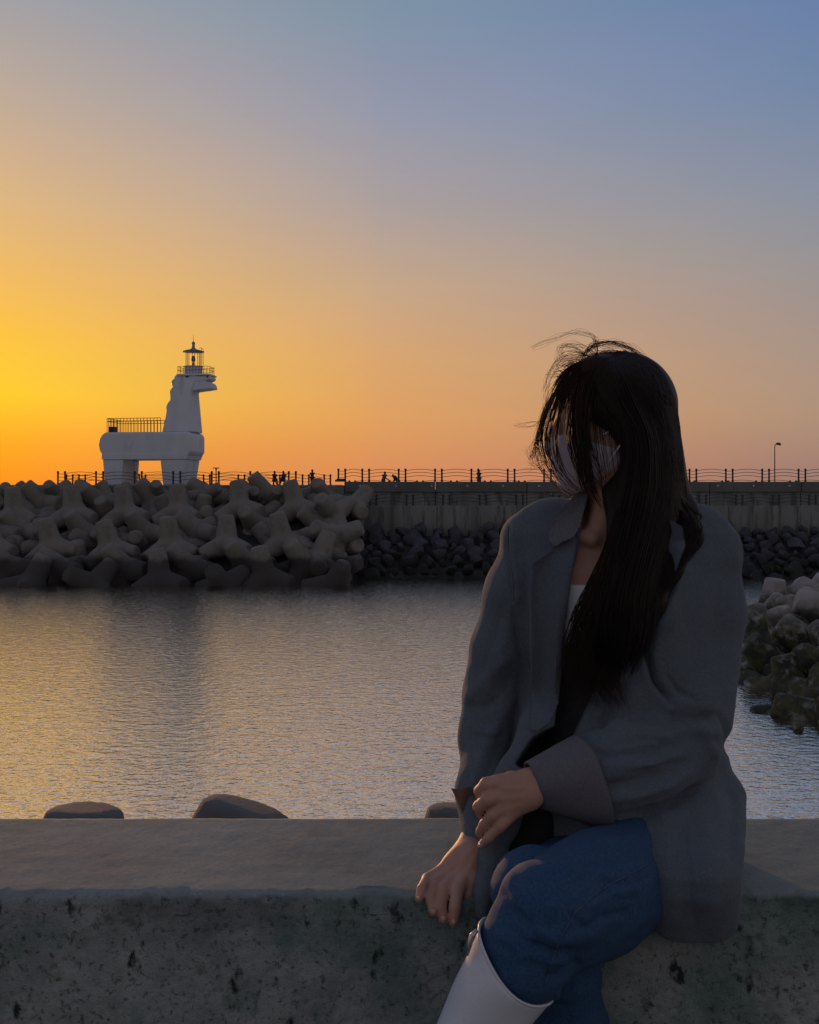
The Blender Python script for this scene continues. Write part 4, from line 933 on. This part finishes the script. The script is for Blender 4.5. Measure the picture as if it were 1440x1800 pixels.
def build_blazer():
    f = SDF((.06, 1.58, 5.03), (.66, 2.16, 5.94), .0042)
    rg = []
    for py, xl, xr, dc, hd in rows_b:
        a, b = W(xl, py, dc), W(xr, py, dc); rg.append((a[2], (a[0]+b[0])/2, dc, (b[0]-a[0])/2, hd))
    f.loft(rg, 2.35, cap=.03)
    # shoulder line: padded, sloping from the collar
    f.path([W(1010,905,1.985), W(960,918,1.975), W(918,945,1.965)], [.030,.034,.040], k=.03, kj=.03)
    f.path([W(1180,912,1.985), W(1228,935,1.975), W(1255,972,1.968)], [.034,.040,.048], k=.03, kj=.03)
    # collar standing round the neck
    f.path([W(1022,884,1.915), W(1050,872,2.0), W(1090,868,2.02), W(1140,874,2.0), W(1165,900,1.93)], [.020,.022,.022,.022,.020], k=.02, kj=.02)
    # hips: the skirt that hangs over the parapet's front
    f.loft([(W(0,y_,d_)[2], (W(a_,0,d_)[0]+W(b_,0,d_)[0])/2, d_, (W(b_,0,d_)[0]-W(a_,0,d_)[0])/2, h_) for y_, a_, b_, d_, h_ in
            [(1390,1080,1290,1.90,.145), (1450,1078,1294,1.835,.165), (1500,1098,1296,1.775,.128), (1545,1108,1298,1.74,.094), (1590,1120,1297,1.722,.056), (1625,1140,1290,1.716,.032), (1652,1168,1270,1.718,.022)]], 2.6, k=.05, cap=.012)
    # left front (her right) panel that falls beside the thigh
    f.path([W(945,1285,1.86), W(905,1370,1.845), W(878,1440,1.82), W(862,1510,1.785), W(852,1565,1.755), W(848,1604,1.738)], [.035,.030,.026,.020,.016,.013], k=.05, kj=.03, flat=(A3(1,.4,0), 1.1))
    blz = f.D
    # opening of the front
    sl = (slice(None),)*3; X, Y, Z = f.grid(sl); shp = f.D.shape
    near = np.argwhere((f.D > -.10) & (f.D < .03) & (np.broadcast_to(Y, shp) < 1.965)); V = near*f.h+f.lo
    P = pix(V); m = (P[:, 0] > 880) & (P[:, 0] < 1180) & (P[:, 1] > 850) & (P[:, 1] < 1380); near = near[m]; P = P[m]
    ps = poly_sdf(P, OPEN)*.00098; d0 = f.D[near[:, 0], near[:, 1], near[:, 2]]
    deep = np.where(P[:, 1] > 1240, .06, .042)
    cut = np.maximum(ps, -(d0+deep)); f.D[near[:, 0], near[:, 1], near[:, 2]] = -smin(-d0, cut.astype(np.float32), .006)
    # hollow around the neck
    f.cone(W(1085,830,1.945), W(1082,930,1.94), .062, .070, k=.004, sub=True)
    # sleeves
    g = SDF((.06, 1.58, 5.03), (.66, 2.16, 5.94), .0042)
    g.path([W(922,950,1.965), W(905,1040,1.968), W(884,1140,1.98), W(864,1225,1.985), W(853,1290,1.965), W(846,1380,1.905), W(840,1474,1.838)], [.043,.047,.046,.0465,.0405,.0350,.0300], kj=.04, flat=(A3(0,1,0), .92))
    g.path([W(1244,992,1.968), W(1240,1080,1.966), W(1222,1180,1.945), W(1208,1262,1.905), W(1192,1318,1.875)], [.056,.062,.064,.069,.066], k=0, kj=.05)
    g.path([W(1192,1318,1.875), W(1120,1352,1.83), W(1060,1366,1.805), W(1000,1372,1.785)], [.066,.072,.064,.044], k=.03, kj=.05)
    f.D = smin(f.D, g.D, .010)
    # end of the right sleeve is a clean cuff
    f.add(lambda X, Y, Z: (Z-W(0,1474,1.84)[2])+0*X+0*Y+(X-.11)*-.12, (.06,1.74,5.20), (.1195,1.93,W(0,1474,1.84)[2]+.001), .002, sub=True) if False else None
    me = f.mesh('blazer')
    C = -1
    folds(me, [
        # seams of shoulder and sleeve (left of picture)
        ([(896,918),(893,960),(897,1010),(902,1060)], 4, -.004), ([(905,925),(903,975),(908,1040)], 9, .004),
        ([(903,1062),(910,1120),(925,1185),(938,1235)], 6, -.006), ([(912,1040),(904,1065),(918,1110)], 7, .004),
        ([(935,985),(934,1100),(932,1200),(928,1270)], 5, .0035), ([(925,985),(924,1100),(922,1200)], 6, -.003),
        ([(900,1150),(870,1180),(838,1215),(818,1235)], 10, .006), ([(905,1185),(875,1215),(845,1250)], 9, -.006), ([(912,1215),(880,1260),(850,1320)], 10, .005),
        ([(818,1240),(850,1245),(885,1230)], 8, -.005), ([(816,1270),(845,1285),(880,1290)], 9, .004), ([(880,1300),(860,1350),(845,1400)], 9, -.004), ([(852,1310),(832,1380),(828,1440)], 8, .004),
        ([(900,1080),(888,1130),(862,1185)], 9, .004), ([(886,1050),(878,1100),(862,1150)], 7, -.002),
        # lapel and chest
        ([(1005,900),(980,940),(965,985)], 8, .002),
        # right shoulder down the arm
        ([(1175,935),(1195,1000),(1170,1070),(1150,1130)], 10, .008), ([(1200,960),(1175,1040),(1150,1090),(1138,1150),(1152,1200),(1185,1245)], 6, -.022),
        ([(1215,985),(1190,1050),(1165,1110)], 12, .006), ([(1235,940),(1205,985)], 9, -.004),
        ([(1160,1215),(1190,1255),(1225,1275)], 9, .005), ([(1170,1255),(1215,1263),(1262,1258)], 8, -.012), ([(1180,1283),(1225,1286),(1268,1290)], 9, .007),
        ([(1262,1250),(1280,1290),(1284,1330)], 7, -.006), ([(1225,1262),(1240,1300),(1262,1335)], 8, .006), ([(1185,1240),(1240,1240),(1280,1200)], 7, .004),
        # forearm folds
        ([(1035,1290),(1080,1283),(1140,1290),(1190,1300)], 12, .007), ([(1030,1325),(1090,1325),(1160,1318),(1205,1300)], 9, -.010), ([(1040,1345),(1100,1345),(1160,1345)], 11, .005),
        ([(1045,1385),(1110,1376),(1170,1362),(1215,1335)], 10, -.012), ([(1060,1405),(1120,1402),(1185,1380),(1225,1350)], 9, .006), ([(1080,1438),(1125,1432),(1180,1416),(1235,1378)], 6, -.020),
        ([(1070,1300),(1100,1250),(1120,1205)], 12, .006), ([(1050,1290),(1075,1240),(1100,1190)], 8, -.008),
        # skirt
        ([(1230,1400),(1250,1480),(1252,1560),(1245,1620)], 22, .006), ([(1190,1440),(1195,1530),(1205,1620)], 15, -.004), ([(1280,1340),(1290,1440),(1288,1540)], 9, -.003),
        ([(1088,1440),(1128,1468),(1143,1530),(1148,1600)], 6, .004), ([(1240,1370),(1265,1420),(1275,1500)], 12, .004), ([(1205,1455),(1212,1540),(1225,1640)], 3, -.003), ([(1168,1180),(1190,1215),(1230,1232)], 5, -.005), ([(1075,1310),(1130,1300),(1180,1305)], 4, -.004), ([(1100,1360),(1150,1355),(1200,1335)], 4, -.004), ([(860,1240),(880,1225),(900,1200)], 4, -.004), ([(835,1290),(862,1300),(885,1290)], 4, -.004), ([(832,1400),(850,1412),(868,1408)], 4, -.003), ([(1140,1420),(1190,1432),(1235,1420)], 12, .004),
        ([(1060,1240),(1085,1200),(1110,1150)], 8, .006), ([(975,1290),(950,1320),(905,1350)], 7, .003)])
    ripple(me, .007, (7, 7, 6), 4); ripple(me, .0050, (19, 19, 9), 1); ripple(me, .0012, (45, 45, 30), 7)
    # shade inside the opening is painted on as a near-black lining
    me.materials.append(WOOL); me.materials.append(SHADELIN)
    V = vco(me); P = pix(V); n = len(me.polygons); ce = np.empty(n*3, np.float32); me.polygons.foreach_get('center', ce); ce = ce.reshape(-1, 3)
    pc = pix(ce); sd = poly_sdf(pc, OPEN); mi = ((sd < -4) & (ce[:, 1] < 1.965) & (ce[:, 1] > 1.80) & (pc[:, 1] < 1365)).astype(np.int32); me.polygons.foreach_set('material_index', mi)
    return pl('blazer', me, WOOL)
blazer = build_blazer()

# flat tailored pieces lie on the cloth: lapels, collar, cuffs
from mathutils.bvhtree import BVHTree
Mw = person.matrix_world
BV = BVHTree.FromPolygons([Mw @ v.co for v in blazer.data.vertices], [tuple(p.vertices) for p in blazer.data.polygons])
def cloth_patch(name, poly, mat, lift, thick=.004, step=3.0, smooth=12, hingex=None, extra=None):
    """a tailored piece of cloth: outline in the picture, laid on the jacket with its own thickness and roll"""
    P0 = np.array(poly, float); lo = P0.min(0); hi = P0.max(0)
    gx = np.arange(lo[0]-step, hi[0]+step*1.5, step); gy = np.arange(lo[1]-step, hi[1]+step*1.5, step)
    GX, GY = np.meshgrid(gx, gy, indexing='ij'); P = np.stack([GX.ravel(), GY.ravel()], 1); sd = poly_sdf(P, poly)
    # snap the border points on to the outline
    near_ = (np.abs(sd) < step*.75)
    for i in np.where(near_)[0]:
        best = 1e9
        for j in range(len(poly)):
            a = P0[j]; b = P0[(j+1) % len(poly)]; ab = b-a; t = np.clip((P[i]-a)@ab/max(ab@ab, 1e-9), 0, 1); q = a+t*ab; dq = np.linalg.norm(q-P[i])
            if dq < best: best = dq; bq = q
        P[i] = bq; sd[i] = 0
    D = np.full(len(P), np.nan)
    for i in np.where(sd < step*2)[0]:
        dr = Vector(W(P[i, 0], P[i, 1], 1.0))-Vector((0, 0, CZ)); dr.normalize(); h = BV.ray_cast(Vector((0, 0, CZ)), dr)
        if h[0] is not None: D[i] = h[0].y
    D = D.reshape(GX.shape); 
    # bridge over the opening: distances never fall deeper than the smooth neighbourhood
    base = np.nanpercentile(D, 25); F = np.where(np.isnan(D), base, D)
    for _ in range(10):
        Fp = np.pad(F, 2, mode='edge'); nbm = np.min([Fp[2+i:2+i+F.shape[0], 2+j:2+j+F.shape[1]] for i in (-2, -1, 0, 1, 2) for j in (-2, -1, 0, 1, 2)], axis=0)
        F = np.where(F > nbm+.012, nbm+.004, F)
    for _ in range(smooth):
        Fp = np.pad(F, 1, mode='edge'); F = .5*F+.125*(Fp[:-2, 1:-1]+Fp[2:, 1:-1]+Fp[1:-1, :-2]+Fp[1:-1, 2:])
    ins = (sd <= 1e-6).reshape(GX.shape); vid = {}; vs = []; fs = []
    for lay in (0, 1):
        for i in range(GX.shape[0]):
            for j in range(GX.shape[1]):
                if ins[i, j]:
                    q = i*GX.shape[1]+j; l_ = lift(P[q, 0], P[q, 1]) if callable(lift) else lift
                    vid[(lay, i, j)] = len(vs); vs.append(W(P[q, 0], P[q, 1], F[i, j]-l_+lay*thick))
    bd = {}
    for i in range(GX.shape[0]-1):
        for j in range(GX.shape[1]-1):
            c = [(i, j), (i+1, j), (i+1, j+1), (i, j+1)]; inn = [x_ for x_ in c if ins[x_]]
            if len(inn) >= 3:
                fs.append(tuple(vid[(0,)+x_] for x_ in inn)); fs.append(tuple(vid[(1,)+x_] for x_ in inn[::-1]))
                for k in range(len(inn)):
                    e_ = (inn[k], inn[(k+1) % len(inn)]); 
                    if (e_[1], e_[0]) in bd: del bd[(e_[1], e_[0])]
                    else: bd[e_] = 1
    for a, b in bd: fs.append((vid[(0,)+a], vid[(1,)+a], vid[(1,)+b], vid[(0,)+b]))
    m = MB(); m.poly(vs, fs); me = m.mesh(name, True); return pl(name, me, mat)
lapel = [(1018,905),(1012,968),(1002,1040),(992,1110),(988,1180),(982,1235),(968,1268),(945,1285),(932,1280),(936,1200),(938,1100),(936,992),(972,968),(978,946),(992,930)]
cloth_patch('lapel', lapel, WOOL, lambda x, y: .008+.004*max(0, min(1, (960-x)/30))+.003*math.sin(y*.02), .004)
collar = [(1034,868),(1026,900),(1020,925),(1008,945),(990,952),(974,962),(965,950),(964,938),(975,915),(990,892),(1008,874)]
cloth_patch('collar', collar, material('collar_wool', (.150,.155,.178), .9, (.100,.104,.120), 300, bump=.0008, bscale=900), lambda x, y: .028, .005, smooth=60)
lapel2 = [(1165,905),(1200,925),(1205,960),(1190,1000),(1172,1040),(1160,1075),(1150,1115),(1120,1160),(1085,1205),(1075,1215),(1100,1150),(1120,1095),(1132,1020),(1145,960)]
cloth_patch('lapel', lapel2, WOOL, lambda x, y: .007, .004)
seam('seam', [(934,1268),(938,1200),(940,1100),(938,995)], blazer.data, WOOL, .0012) if False else None
# dart and shoulder seam
seam('shoulder_seam', [(893,925),(894,955),(897,985),(902,1020),(903,1055)], blazer.data, WOOL, .0016)

# turned-back cuffs
def cuff(a, b, ra, rb, flatv, flatf, name, mat, skew=0, skewb=0, th=.0035, n=56, up=None):
    ax = b-a; L_ = np.linalg.norm(ax); ax /= L_; u = A3(0,0,1)-ax*ax[2]; u /= np.linalg.norm(u); v = np.cross(ax, u)
    vs = []; fs = []; R_ = 14
    for lay in (0, 1):
        for i in range(R_):
            t = i/(R_-1)
            for k in range(n):
                an = 2*math.pi*k/n; r = ra+(rb-ra)*t - lay*th; wv = 1+.03*math.sin(2*an+1)+.02*math.sin(5*an+4*t)
                vs.append(a+ax*(L_*t + (1-t)*skew*math.sin(an+1.57)+t*skewb*math.sin(an+1.57)) + (u*math.cos(an)+v*math.sin(an)*flatf)*r*wv)
    for lay in (0, 1):
        o = lay*R_*n
        for i in range(R_-1):
            for k in range(n):
                q = (o+i*n+k, o+i*n+(k+1) % n, o+(i+1)*n+(k+1) % n, o+(i+1)*n+k); fs.append(q if lay == 0 else q[::-1])
    for e_ in (0, (R_-1)*n):
        for k in range(n): fs.append((e_+k, e_+(k+1) % n, R_*n+e_+(k+1) % n, R_*n+e_+k))
    m = MB(); m.poly(vs, fs); return pl(name, m.mesh(name, True), mat)
cuff(W(937,1379,1.768), W(1042,1377,1.792), .037, .079, None, .92, 'cuff', LINING, skew=-.012, skewb=-.026)
# small flared cuff point on the far side of the right sleeve
tri = [W(793,1386,1.856), W(810,1389,1.852), W(828,1383,1.850), W(838,1402,1.848), W(828,1442,1.848), W(812,1424,1.852)]
m = MB(); vs = [tuple(p) for p in tri]+[tuple(p+A3(0,.003,0)) for p in tri]; n_ = len(tri)
m.poly(vs, [tuple(range(n_)), tuple(range(2*n_-1, n_-1, -1))]+[(i, (i+1) % n_, n_+(i+1) % n_, n_+i) for i in range(n_)]); 
TL = bpy.data.materials.new('backlit_lining'); TL.use_nodes = True; nt_ = TL.node_tree; nt_.nodes.clear()
o_ = nt_.nodes.new('ShaderNodeOutputMaterial'); mx_ = nt_.nodes.new('ShaderNodeMixShader'); d_ = nt_.nodes.new('ShaderNodeBsdfDiffuse'); t_ = nt_.nodes.new('ShaderNodeBsdfTranslucent')
nn_ = nt_.nodes.new('ShaderNodeTexNoise'); nn_.inputs['Scale'].default_value = 300; cr_ = nt_.nodes.new('ShaderNodeValToRGB'); cr_.color_ramp.elements[0].color = (.18,.15,.14,1); cr_.color_ramp.elements[1].color = (.34,.27,.24,1)
nt_.links.new(nn_.outputs[0], cr_.inputs[0]); nt_.links.new(cr_.outputs[0], d_.inputs[0]); nt_.links.new(cr_.outputs[0], t_.inputs[0]); mx_.inputs[0].default_value = .65
nt_.links.new(d_.outputs[0], mx_.inputs[1]); nt_.links.new(t_.outputs[0], mx_.inputs[2]); nt_.links.new(mx_.outputs[0], o_.inputs[0])
pl('cuff', m.mesh('cuff'), TL)

# ---- mask ---------------------------------------------------------------------
def build_mask():
    f = SDF((.20, 1.82, 5.86), (.42, 2.04, 6.06), .0028)
    c = W(1030,800,1.93)
    f.ell(W(1048,802,1.93), (.066, .0635, .060)); f.cone(W(980,790,1.93), W(1010,835,1.93), .012, .030, k=.04, flat=(A3(0,1,0), .8))
    f.cone(W(974,786,1.93), W(1002,800,1.93), .0185, .030, k=.02, flat=(A3(0,1,0), .8)); f.ell(W(1016,842,1.93), (.030,.036,.026), k=.02)
    # keep only the front of the face: cut by a plane that runs from the nose bridge to the jaw angle, and at the cheeks
    g = SDF((.20, 1.82, 5.86), (.42, 2.04, 6.06), .0028)
    X, Y, Z = f.grid((slice(None),)*3)
    PX = 720+FPX*X/Y; PY = 870-(Z-CZ)/Y*FPX
    top = (W(960,770,1.93)[2]-Z)*0 + (Z-(W(0,770,1.93)[2]-(X-W(960,0,1.93)[0])*-.22))         # upper edge rises slightly to the ear
    dome = (X-W(1092,0,1.93)[0])
    low = -(Z-(W(0,868,1.93)[2]+(X-W(1012,0,1.93)[0])*.72))*.8                                # lower edge climbs along the jaw
    f.D = np.maximum(np.maximum(np.maximum(f.D, top), dome), low).astype(np.float32)
    me = f.mesh('face_mask')
    folds(me, [([(975,790),(1010,800),(1060,795),(1090,780)], 5, .0015), ([(985,815),(1020,825),(1065,815)], 5, -.0015), ([(990,830),(1020,842),(1050,838)], 4, .0012)])
    return pl('face_mask', me, MASKM)
build_mask()
for poly in ([(1052,768,1.868),(1068,760,1.858),(1084,750,1.853),(1094,744,1.855)], [(1052,832,1.872),(1070,812,1.858),(1088,786,1.852),(1098,770,1.853)]):
    m = MB(); m.tube([W(*p) for p in poly], .0018, 6); pl('ear_loop', m.mesh('ear_loop', True), MASKM)

# ---- hair ----------------------------------------------------------------------
def build_hair():
    f = SDF((.22, 1.72, 5.52), (.58, 2.12, 6.26), .0042)
    f.ell(W(1098,712,1.945), (.089, .088, .095)); f.ell(W(1060,676,1.93), (.068, .076, .054), k=.02)
    f.path([W(1103,720,1.945), W(1117,800,1.94), W(1124,870,1.93)], [.085,.074,.068], k=.02, kj=.04)
    f.path([W(1125,840,1.90), W(1128,900,1.875), W(1118,960,1.850), W(1100,1030,1.835), W(1094,1085,1.832), W(1100,1125,1.832), W(1106,1160,1.835)], [.066,.050,.042,.039,.038,.026,.006], k=.04, kj=.04, flat=(A3(0,1,0), 1.5))
    f.path([W(1165,840,1.95), W(1200,905,1.925), W(1212,945,1.895), W(1180,1000,1.86), W(1150,1060,1.838), W(1120,1120,1.832)], [.034,.024,.018,.016,.014,.010], k=.04, kj=.03, flat=(A3(0,1,0), 1.3))
    # hair in front of the ear, the face left open
    f.path([W(1050,660,1.875), W(1062,720,1.866), W(1098,760,1.865), W(1112,850,1.865)], [.028,.022,.016,.02], k=.03, kj=.03)
    f.ell(W(1016,806,1.88), (.072,.085,.056), k=.015, sub=True); f.ell(W(990,740,1.90), (.035,.10,.05), k=.015, sub=True)
    me = f.mesh('hair')
    return pl('hair', me, HAIRM)
hair_o = build_hair()
HB = None
def strands(name, curves, mat, sides=3):
    """curves: list of (points n x 3, radii n) with the same n"""
    P = np.array([c[0] for c in curves]); Rr = np.array([c[1] for c in curves]); m_, n, _ = P.shape
    T = np.gradient(P, axis=1); T /= np.linalg.norm(T, axis=2, keepdims=True)+1e-9
    U = np.cross(T, np.array([0, 1, 0.01])); U /= np.linalg.norm(U, axis=2, keepdims=True)+1e-9; Vv = np.cross(T, U)
    ang = np.arange(sides)*2*np.pi/sides
    V = P[:, :, None, :]+(U[:, :, None, :]*np.cos(ang)[None, None, :, None]+Vv[:, :, None, :]*np.sin(ang)[None, None, :, None])*Rr[:, :, None, None]
    base = (np.arange(m_)[:, None, None]*n*sides+np.arange(n-1)[None, :, None]*sides); k = np.arange(sides)[None, None, :]; k2 = (k+1) % sides
    F = np.stack([base+k, base+k2, base+sides+k2, base+sides+k], -1).reshape(-1, 4)
    return pl(name, mesh_np(name, V.reshape(-1, 3), F), mat)
def spline(P, n):
    P = np.array(P, float); t = np.linspace(0, len(P)-1, n); i = np.clip(t.astype(int), 0, len(P)-2); u = (t-i)[:, None]
    Q = np.vstack([2*P[0]-P[1], P, 2*P[-1]-P[-2]]); a, b, c, d = Q[i], Q[i+1], Q[i+2], Q[i+3]
    return .5*((2*b)+(-a+c)*u+(2*a-5*b+4*c-d)*u*u+(-a+3*b-3*c+d)*u**3)
def W_arr(P): return np.array([W(*p) for p in P])
from mathutils.bvhtree import BVHTree as _B
HB = _B.FromPolygons([Mw @ v.co for v in hair_o.data.vertices], [tuple(q.vertices) for q in hair_o.data.polygons])
def over_hair(C):
    for i in range(len(C)):
        dr = Vector(W(C[i, 0], C[i, 1], 1.0))-Vector((0, 0, CZ)); dr.normalize(); h = HB.ray_cast(Vector((0, 0, CZ)), dr)
        if h[0] is not None: C[i, 2] = min(C[i, 2], h[0].y-.0015-rng.uniform(0, .0045)) if C[i, 2] > h[0].y-.03 else C[i, 2]
    return C
def sheet(left, right, n_str, rad, bulge, jit, curl, mat, name, n=22, s_rng=(0, 1), length=(.8, 1.0), prof=None):
    Lc, Rc = spline(left, n), spline(right, n); out = []
    for _ in range(n_str):
        s_ = rng.uniform(*s_rng); 
        if prof: s_ = prof(s_)
        C = Lc*(1-s_)+Rc*s_; C = C.copy(); C[:, 2] -= bulge*math.sin(math.pi*min(1, max(0, s_)))*np.sin(np.linspace(.5, math.pi*.9, n))
        ph = rng.uniform(0, 6.28, 3); t = np.linspace(0, 1, n)
        C[:, 0] += jit*(np.sin(t*rng.uniform(2, 6)+ph[0])+curl*t**2*np.sin(t*9+ph[1])); C[:, 1] += jit*.6*np.sin(t*4+ph[2]); C[:, 2] += rng.normal(0, .003); C = over_hair(C)
        e = rng.uniform(*length); C = spline(C, n) if e > .99 else np.array([[np.interp(q*e, t, C[:, j]) for j in range(3)] for q in t])
        r = rad*rng.uniform(.6, 1.3)*np.sqrt(np.clip(1-t**3, 0.02, 1)); out.append((W_arr(C), r))
    return out
cv = []
# crown and back outline
cv += sheet([(1058,634,1.90),(1045,668,1.866),(1066,715,1.855),(1100,760,1.848),(1100,840,1.845),(1086,900,1.842),(1070,980,1.822),(1052,1060,1.806),(1042,1130,1.80),(1062,1190,1.81)],
            [(1090,622,1.93),(1155,655,1.93),(1182,730,1.93),(1192,810,1.93),(1196,880,1.92),(1176,950,1.868),(1150,1040,1.83),(1146,1120,1.815),(1110,1192,1.815)], 1500, .0010, .052, 2.2, 2.5, HAIRM, 'h', length=(.72, 1))
cv += sheet([(1060,632,1.90),(1075,670,1.87),(1100,720,1.86),(1120,790,1.86),(1125,860,1.86),(1120,920,1.85)],
            [(1098,617,1.95),(1156,645,1.95),(1188,716,1.95),(1198,800,1.95),(1206,880,1.94),(1205,935,1.91)], 950, .0010, .0, 1.5, 1, HAIRM, 'h', length=(.8, 1))
cv += sheet([(1085,621,1.94),(1120,630,1.93),(1160,690,1.92),(1184,790,1.93),(1190,870,1.92),(1205,925,1.89),(1170,1000,1.85),(1140,1080,1.82)],
            [(1088,618,1.95),(1140,636,1.96),(1176,700,1.97),(1191,780,1.98),(1198,870,1.985),(1238,915,1.95),(1225,960,1.90),(1165,1050,1.84)], 320, .0010, .01, 2.0, 3, HAIRM, 'h', length=(.7, 1))
strands('hair_strands', cv, HAIRM)
# thin veil across the face and mask
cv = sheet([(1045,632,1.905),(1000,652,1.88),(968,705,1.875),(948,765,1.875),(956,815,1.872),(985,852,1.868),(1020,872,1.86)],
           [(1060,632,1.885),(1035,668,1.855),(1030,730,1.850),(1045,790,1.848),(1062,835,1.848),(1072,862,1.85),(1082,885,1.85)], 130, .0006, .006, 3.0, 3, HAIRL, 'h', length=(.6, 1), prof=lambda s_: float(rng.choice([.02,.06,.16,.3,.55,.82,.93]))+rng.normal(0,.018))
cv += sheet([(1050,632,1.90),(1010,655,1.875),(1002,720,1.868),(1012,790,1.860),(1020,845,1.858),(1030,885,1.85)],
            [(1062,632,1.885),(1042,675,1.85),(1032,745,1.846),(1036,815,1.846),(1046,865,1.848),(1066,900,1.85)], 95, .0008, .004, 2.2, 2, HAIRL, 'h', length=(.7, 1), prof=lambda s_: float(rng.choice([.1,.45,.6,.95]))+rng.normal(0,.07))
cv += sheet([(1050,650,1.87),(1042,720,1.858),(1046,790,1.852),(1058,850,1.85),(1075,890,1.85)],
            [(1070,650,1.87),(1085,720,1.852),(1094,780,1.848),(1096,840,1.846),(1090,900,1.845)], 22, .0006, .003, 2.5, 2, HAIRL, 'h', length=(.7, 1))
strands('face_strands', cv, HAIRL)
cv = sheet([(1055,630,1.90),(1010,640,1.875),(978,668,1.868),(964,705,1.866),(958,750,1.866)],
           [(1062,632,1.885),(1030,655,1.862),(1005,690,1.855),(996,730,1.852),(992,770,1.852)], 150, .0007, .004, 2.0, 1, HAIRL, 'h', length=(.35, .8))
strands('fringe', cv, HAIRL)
# wind-blown flyaways
fly = [[(1060,634,1.90),(1030,612,1.89),(1005,603,1.88),(985,612,1.87),(982,640,1.87)], [(1055,632,1.90),(1020,622,1.89),(990,630,1.88),(965,655,1.87),(955,690,1.87)],
       [(1050,628,1.90),(1046,605,1.89),(1040,590,1.88),(1010,584,1.87),(985,592,1.87),(950,606,1.86),(935,611,1.86)], [(1024,626,1.90),(1040,608,1.89),(1075,603,1.90),(1110,614,1.92),(1150,648,1.94)],
       [(1030,622,1.90),(1050,606,1.89),(1085,604,1.90),(1125,624,1.93),(1158,660,1.94)], [(1052,628,1.90),(1046,612,1.88),(1048,598,1.87),(1060,612,1.88),(1090,612,1.92),(1120,625,1.93)],
       [(1000,655,1.88),(970,690,1.87),(955,740,1.87),(946,780,1.87),(936,800,1.87),(930,788,1.87)], [(975,700,1.87),(960,735,1.87),(930,745,1.86),(903,749,1.86)],
       [(985,680,1.87),(958,720,1.87),(944,770,1.87),(946,810,1.87),(960,835,1.87),(990,862,1.86),(1010,872,1.86)], [(990,668,1.87),(955,730,1.87),(940,790,1.87),(935,805,1.87)],
       [(962,812,1.87),(945,818,1.87),(928,822,1.86)], [(950,760,1.87),(936,790,1.87),(934,810,1.87),(942,818,1.87)], [(970,735,1.87),(958,760,1.87),(960,800,1.87),(985,830,1.87),(980,845,1.87)],
       [(1040,632,1.89),(1000,628,1.88),(975,650,1.87),(962,690,1.87),(962,720,1.87)], [(1035,628,1.89),(1010,610,1.88),(985,610,1.87),(990,625,1.87),(1012,630,1.88)],
       [(1170,690,1.94),(1180,705,1.95),(1184,728,1.95)], [(1165,676,1.94),(1176,690,1.95),(1178,700,1.95)], [(1025,622,1.89),(1000,618,1.88),(980,632,1.87),(985,648,1.87)]]
cv = []
for g_ in fly:
    for _ in range(8):
        P = np.array(g_, float)+np.concatenate([rng.normal(0, 4.2, (len(g_), 2)), rng.normal(0, .004, (len(g_), 1))], 1); P[0] = g_[0]
        C = W_arr(spline(P, 22)); cv.append((C, np.full(22, .00026)*np.linspace(1.2, .5, 22)))
for g_ in (fly[3], fly[4], fly[8], fly[9]):
    for _ in range(7):
        P = np.array(g_, float)+np.concatenate([rng.normal(0, 2.6, (len(g_), 2)), rng.normal(0, .003, (len(g_), 1))], 1)
        C = W_arr(spline(P, 22)); cv.append((C, np.full(22, .00042)*np.linspace(1.2, .6, 22)))
for _ in range(260):                                       # short fuzz along the parting and crown
    x0 = rng.uniform(985, 1170); y0 = np.interp(x0, [985,1000,1045,1090,1130,1170], [668,648,630,621,636,684]); l_ = rng.uniform(8, 26)
    P = [(x0, y0+4, 1.92), (x0-l_*.4+rng.normal(0, 3), y0-l_*.25, 1.91), (x0-l_+rng.normal(0, 5), y0-rng.uniform(-4, 9), 1.91)]
    C = W_arr(spline(P, 22)); cv.append((C, np.full(22, .00032)))
strands('loose_strands', cv, material('rimlit_hair', (.05,.024,.016), .5, (.12,.055,.03), 20, spec=.4))  # warm rim light is put into the colour of the flyaways
# ends that lie on the chest
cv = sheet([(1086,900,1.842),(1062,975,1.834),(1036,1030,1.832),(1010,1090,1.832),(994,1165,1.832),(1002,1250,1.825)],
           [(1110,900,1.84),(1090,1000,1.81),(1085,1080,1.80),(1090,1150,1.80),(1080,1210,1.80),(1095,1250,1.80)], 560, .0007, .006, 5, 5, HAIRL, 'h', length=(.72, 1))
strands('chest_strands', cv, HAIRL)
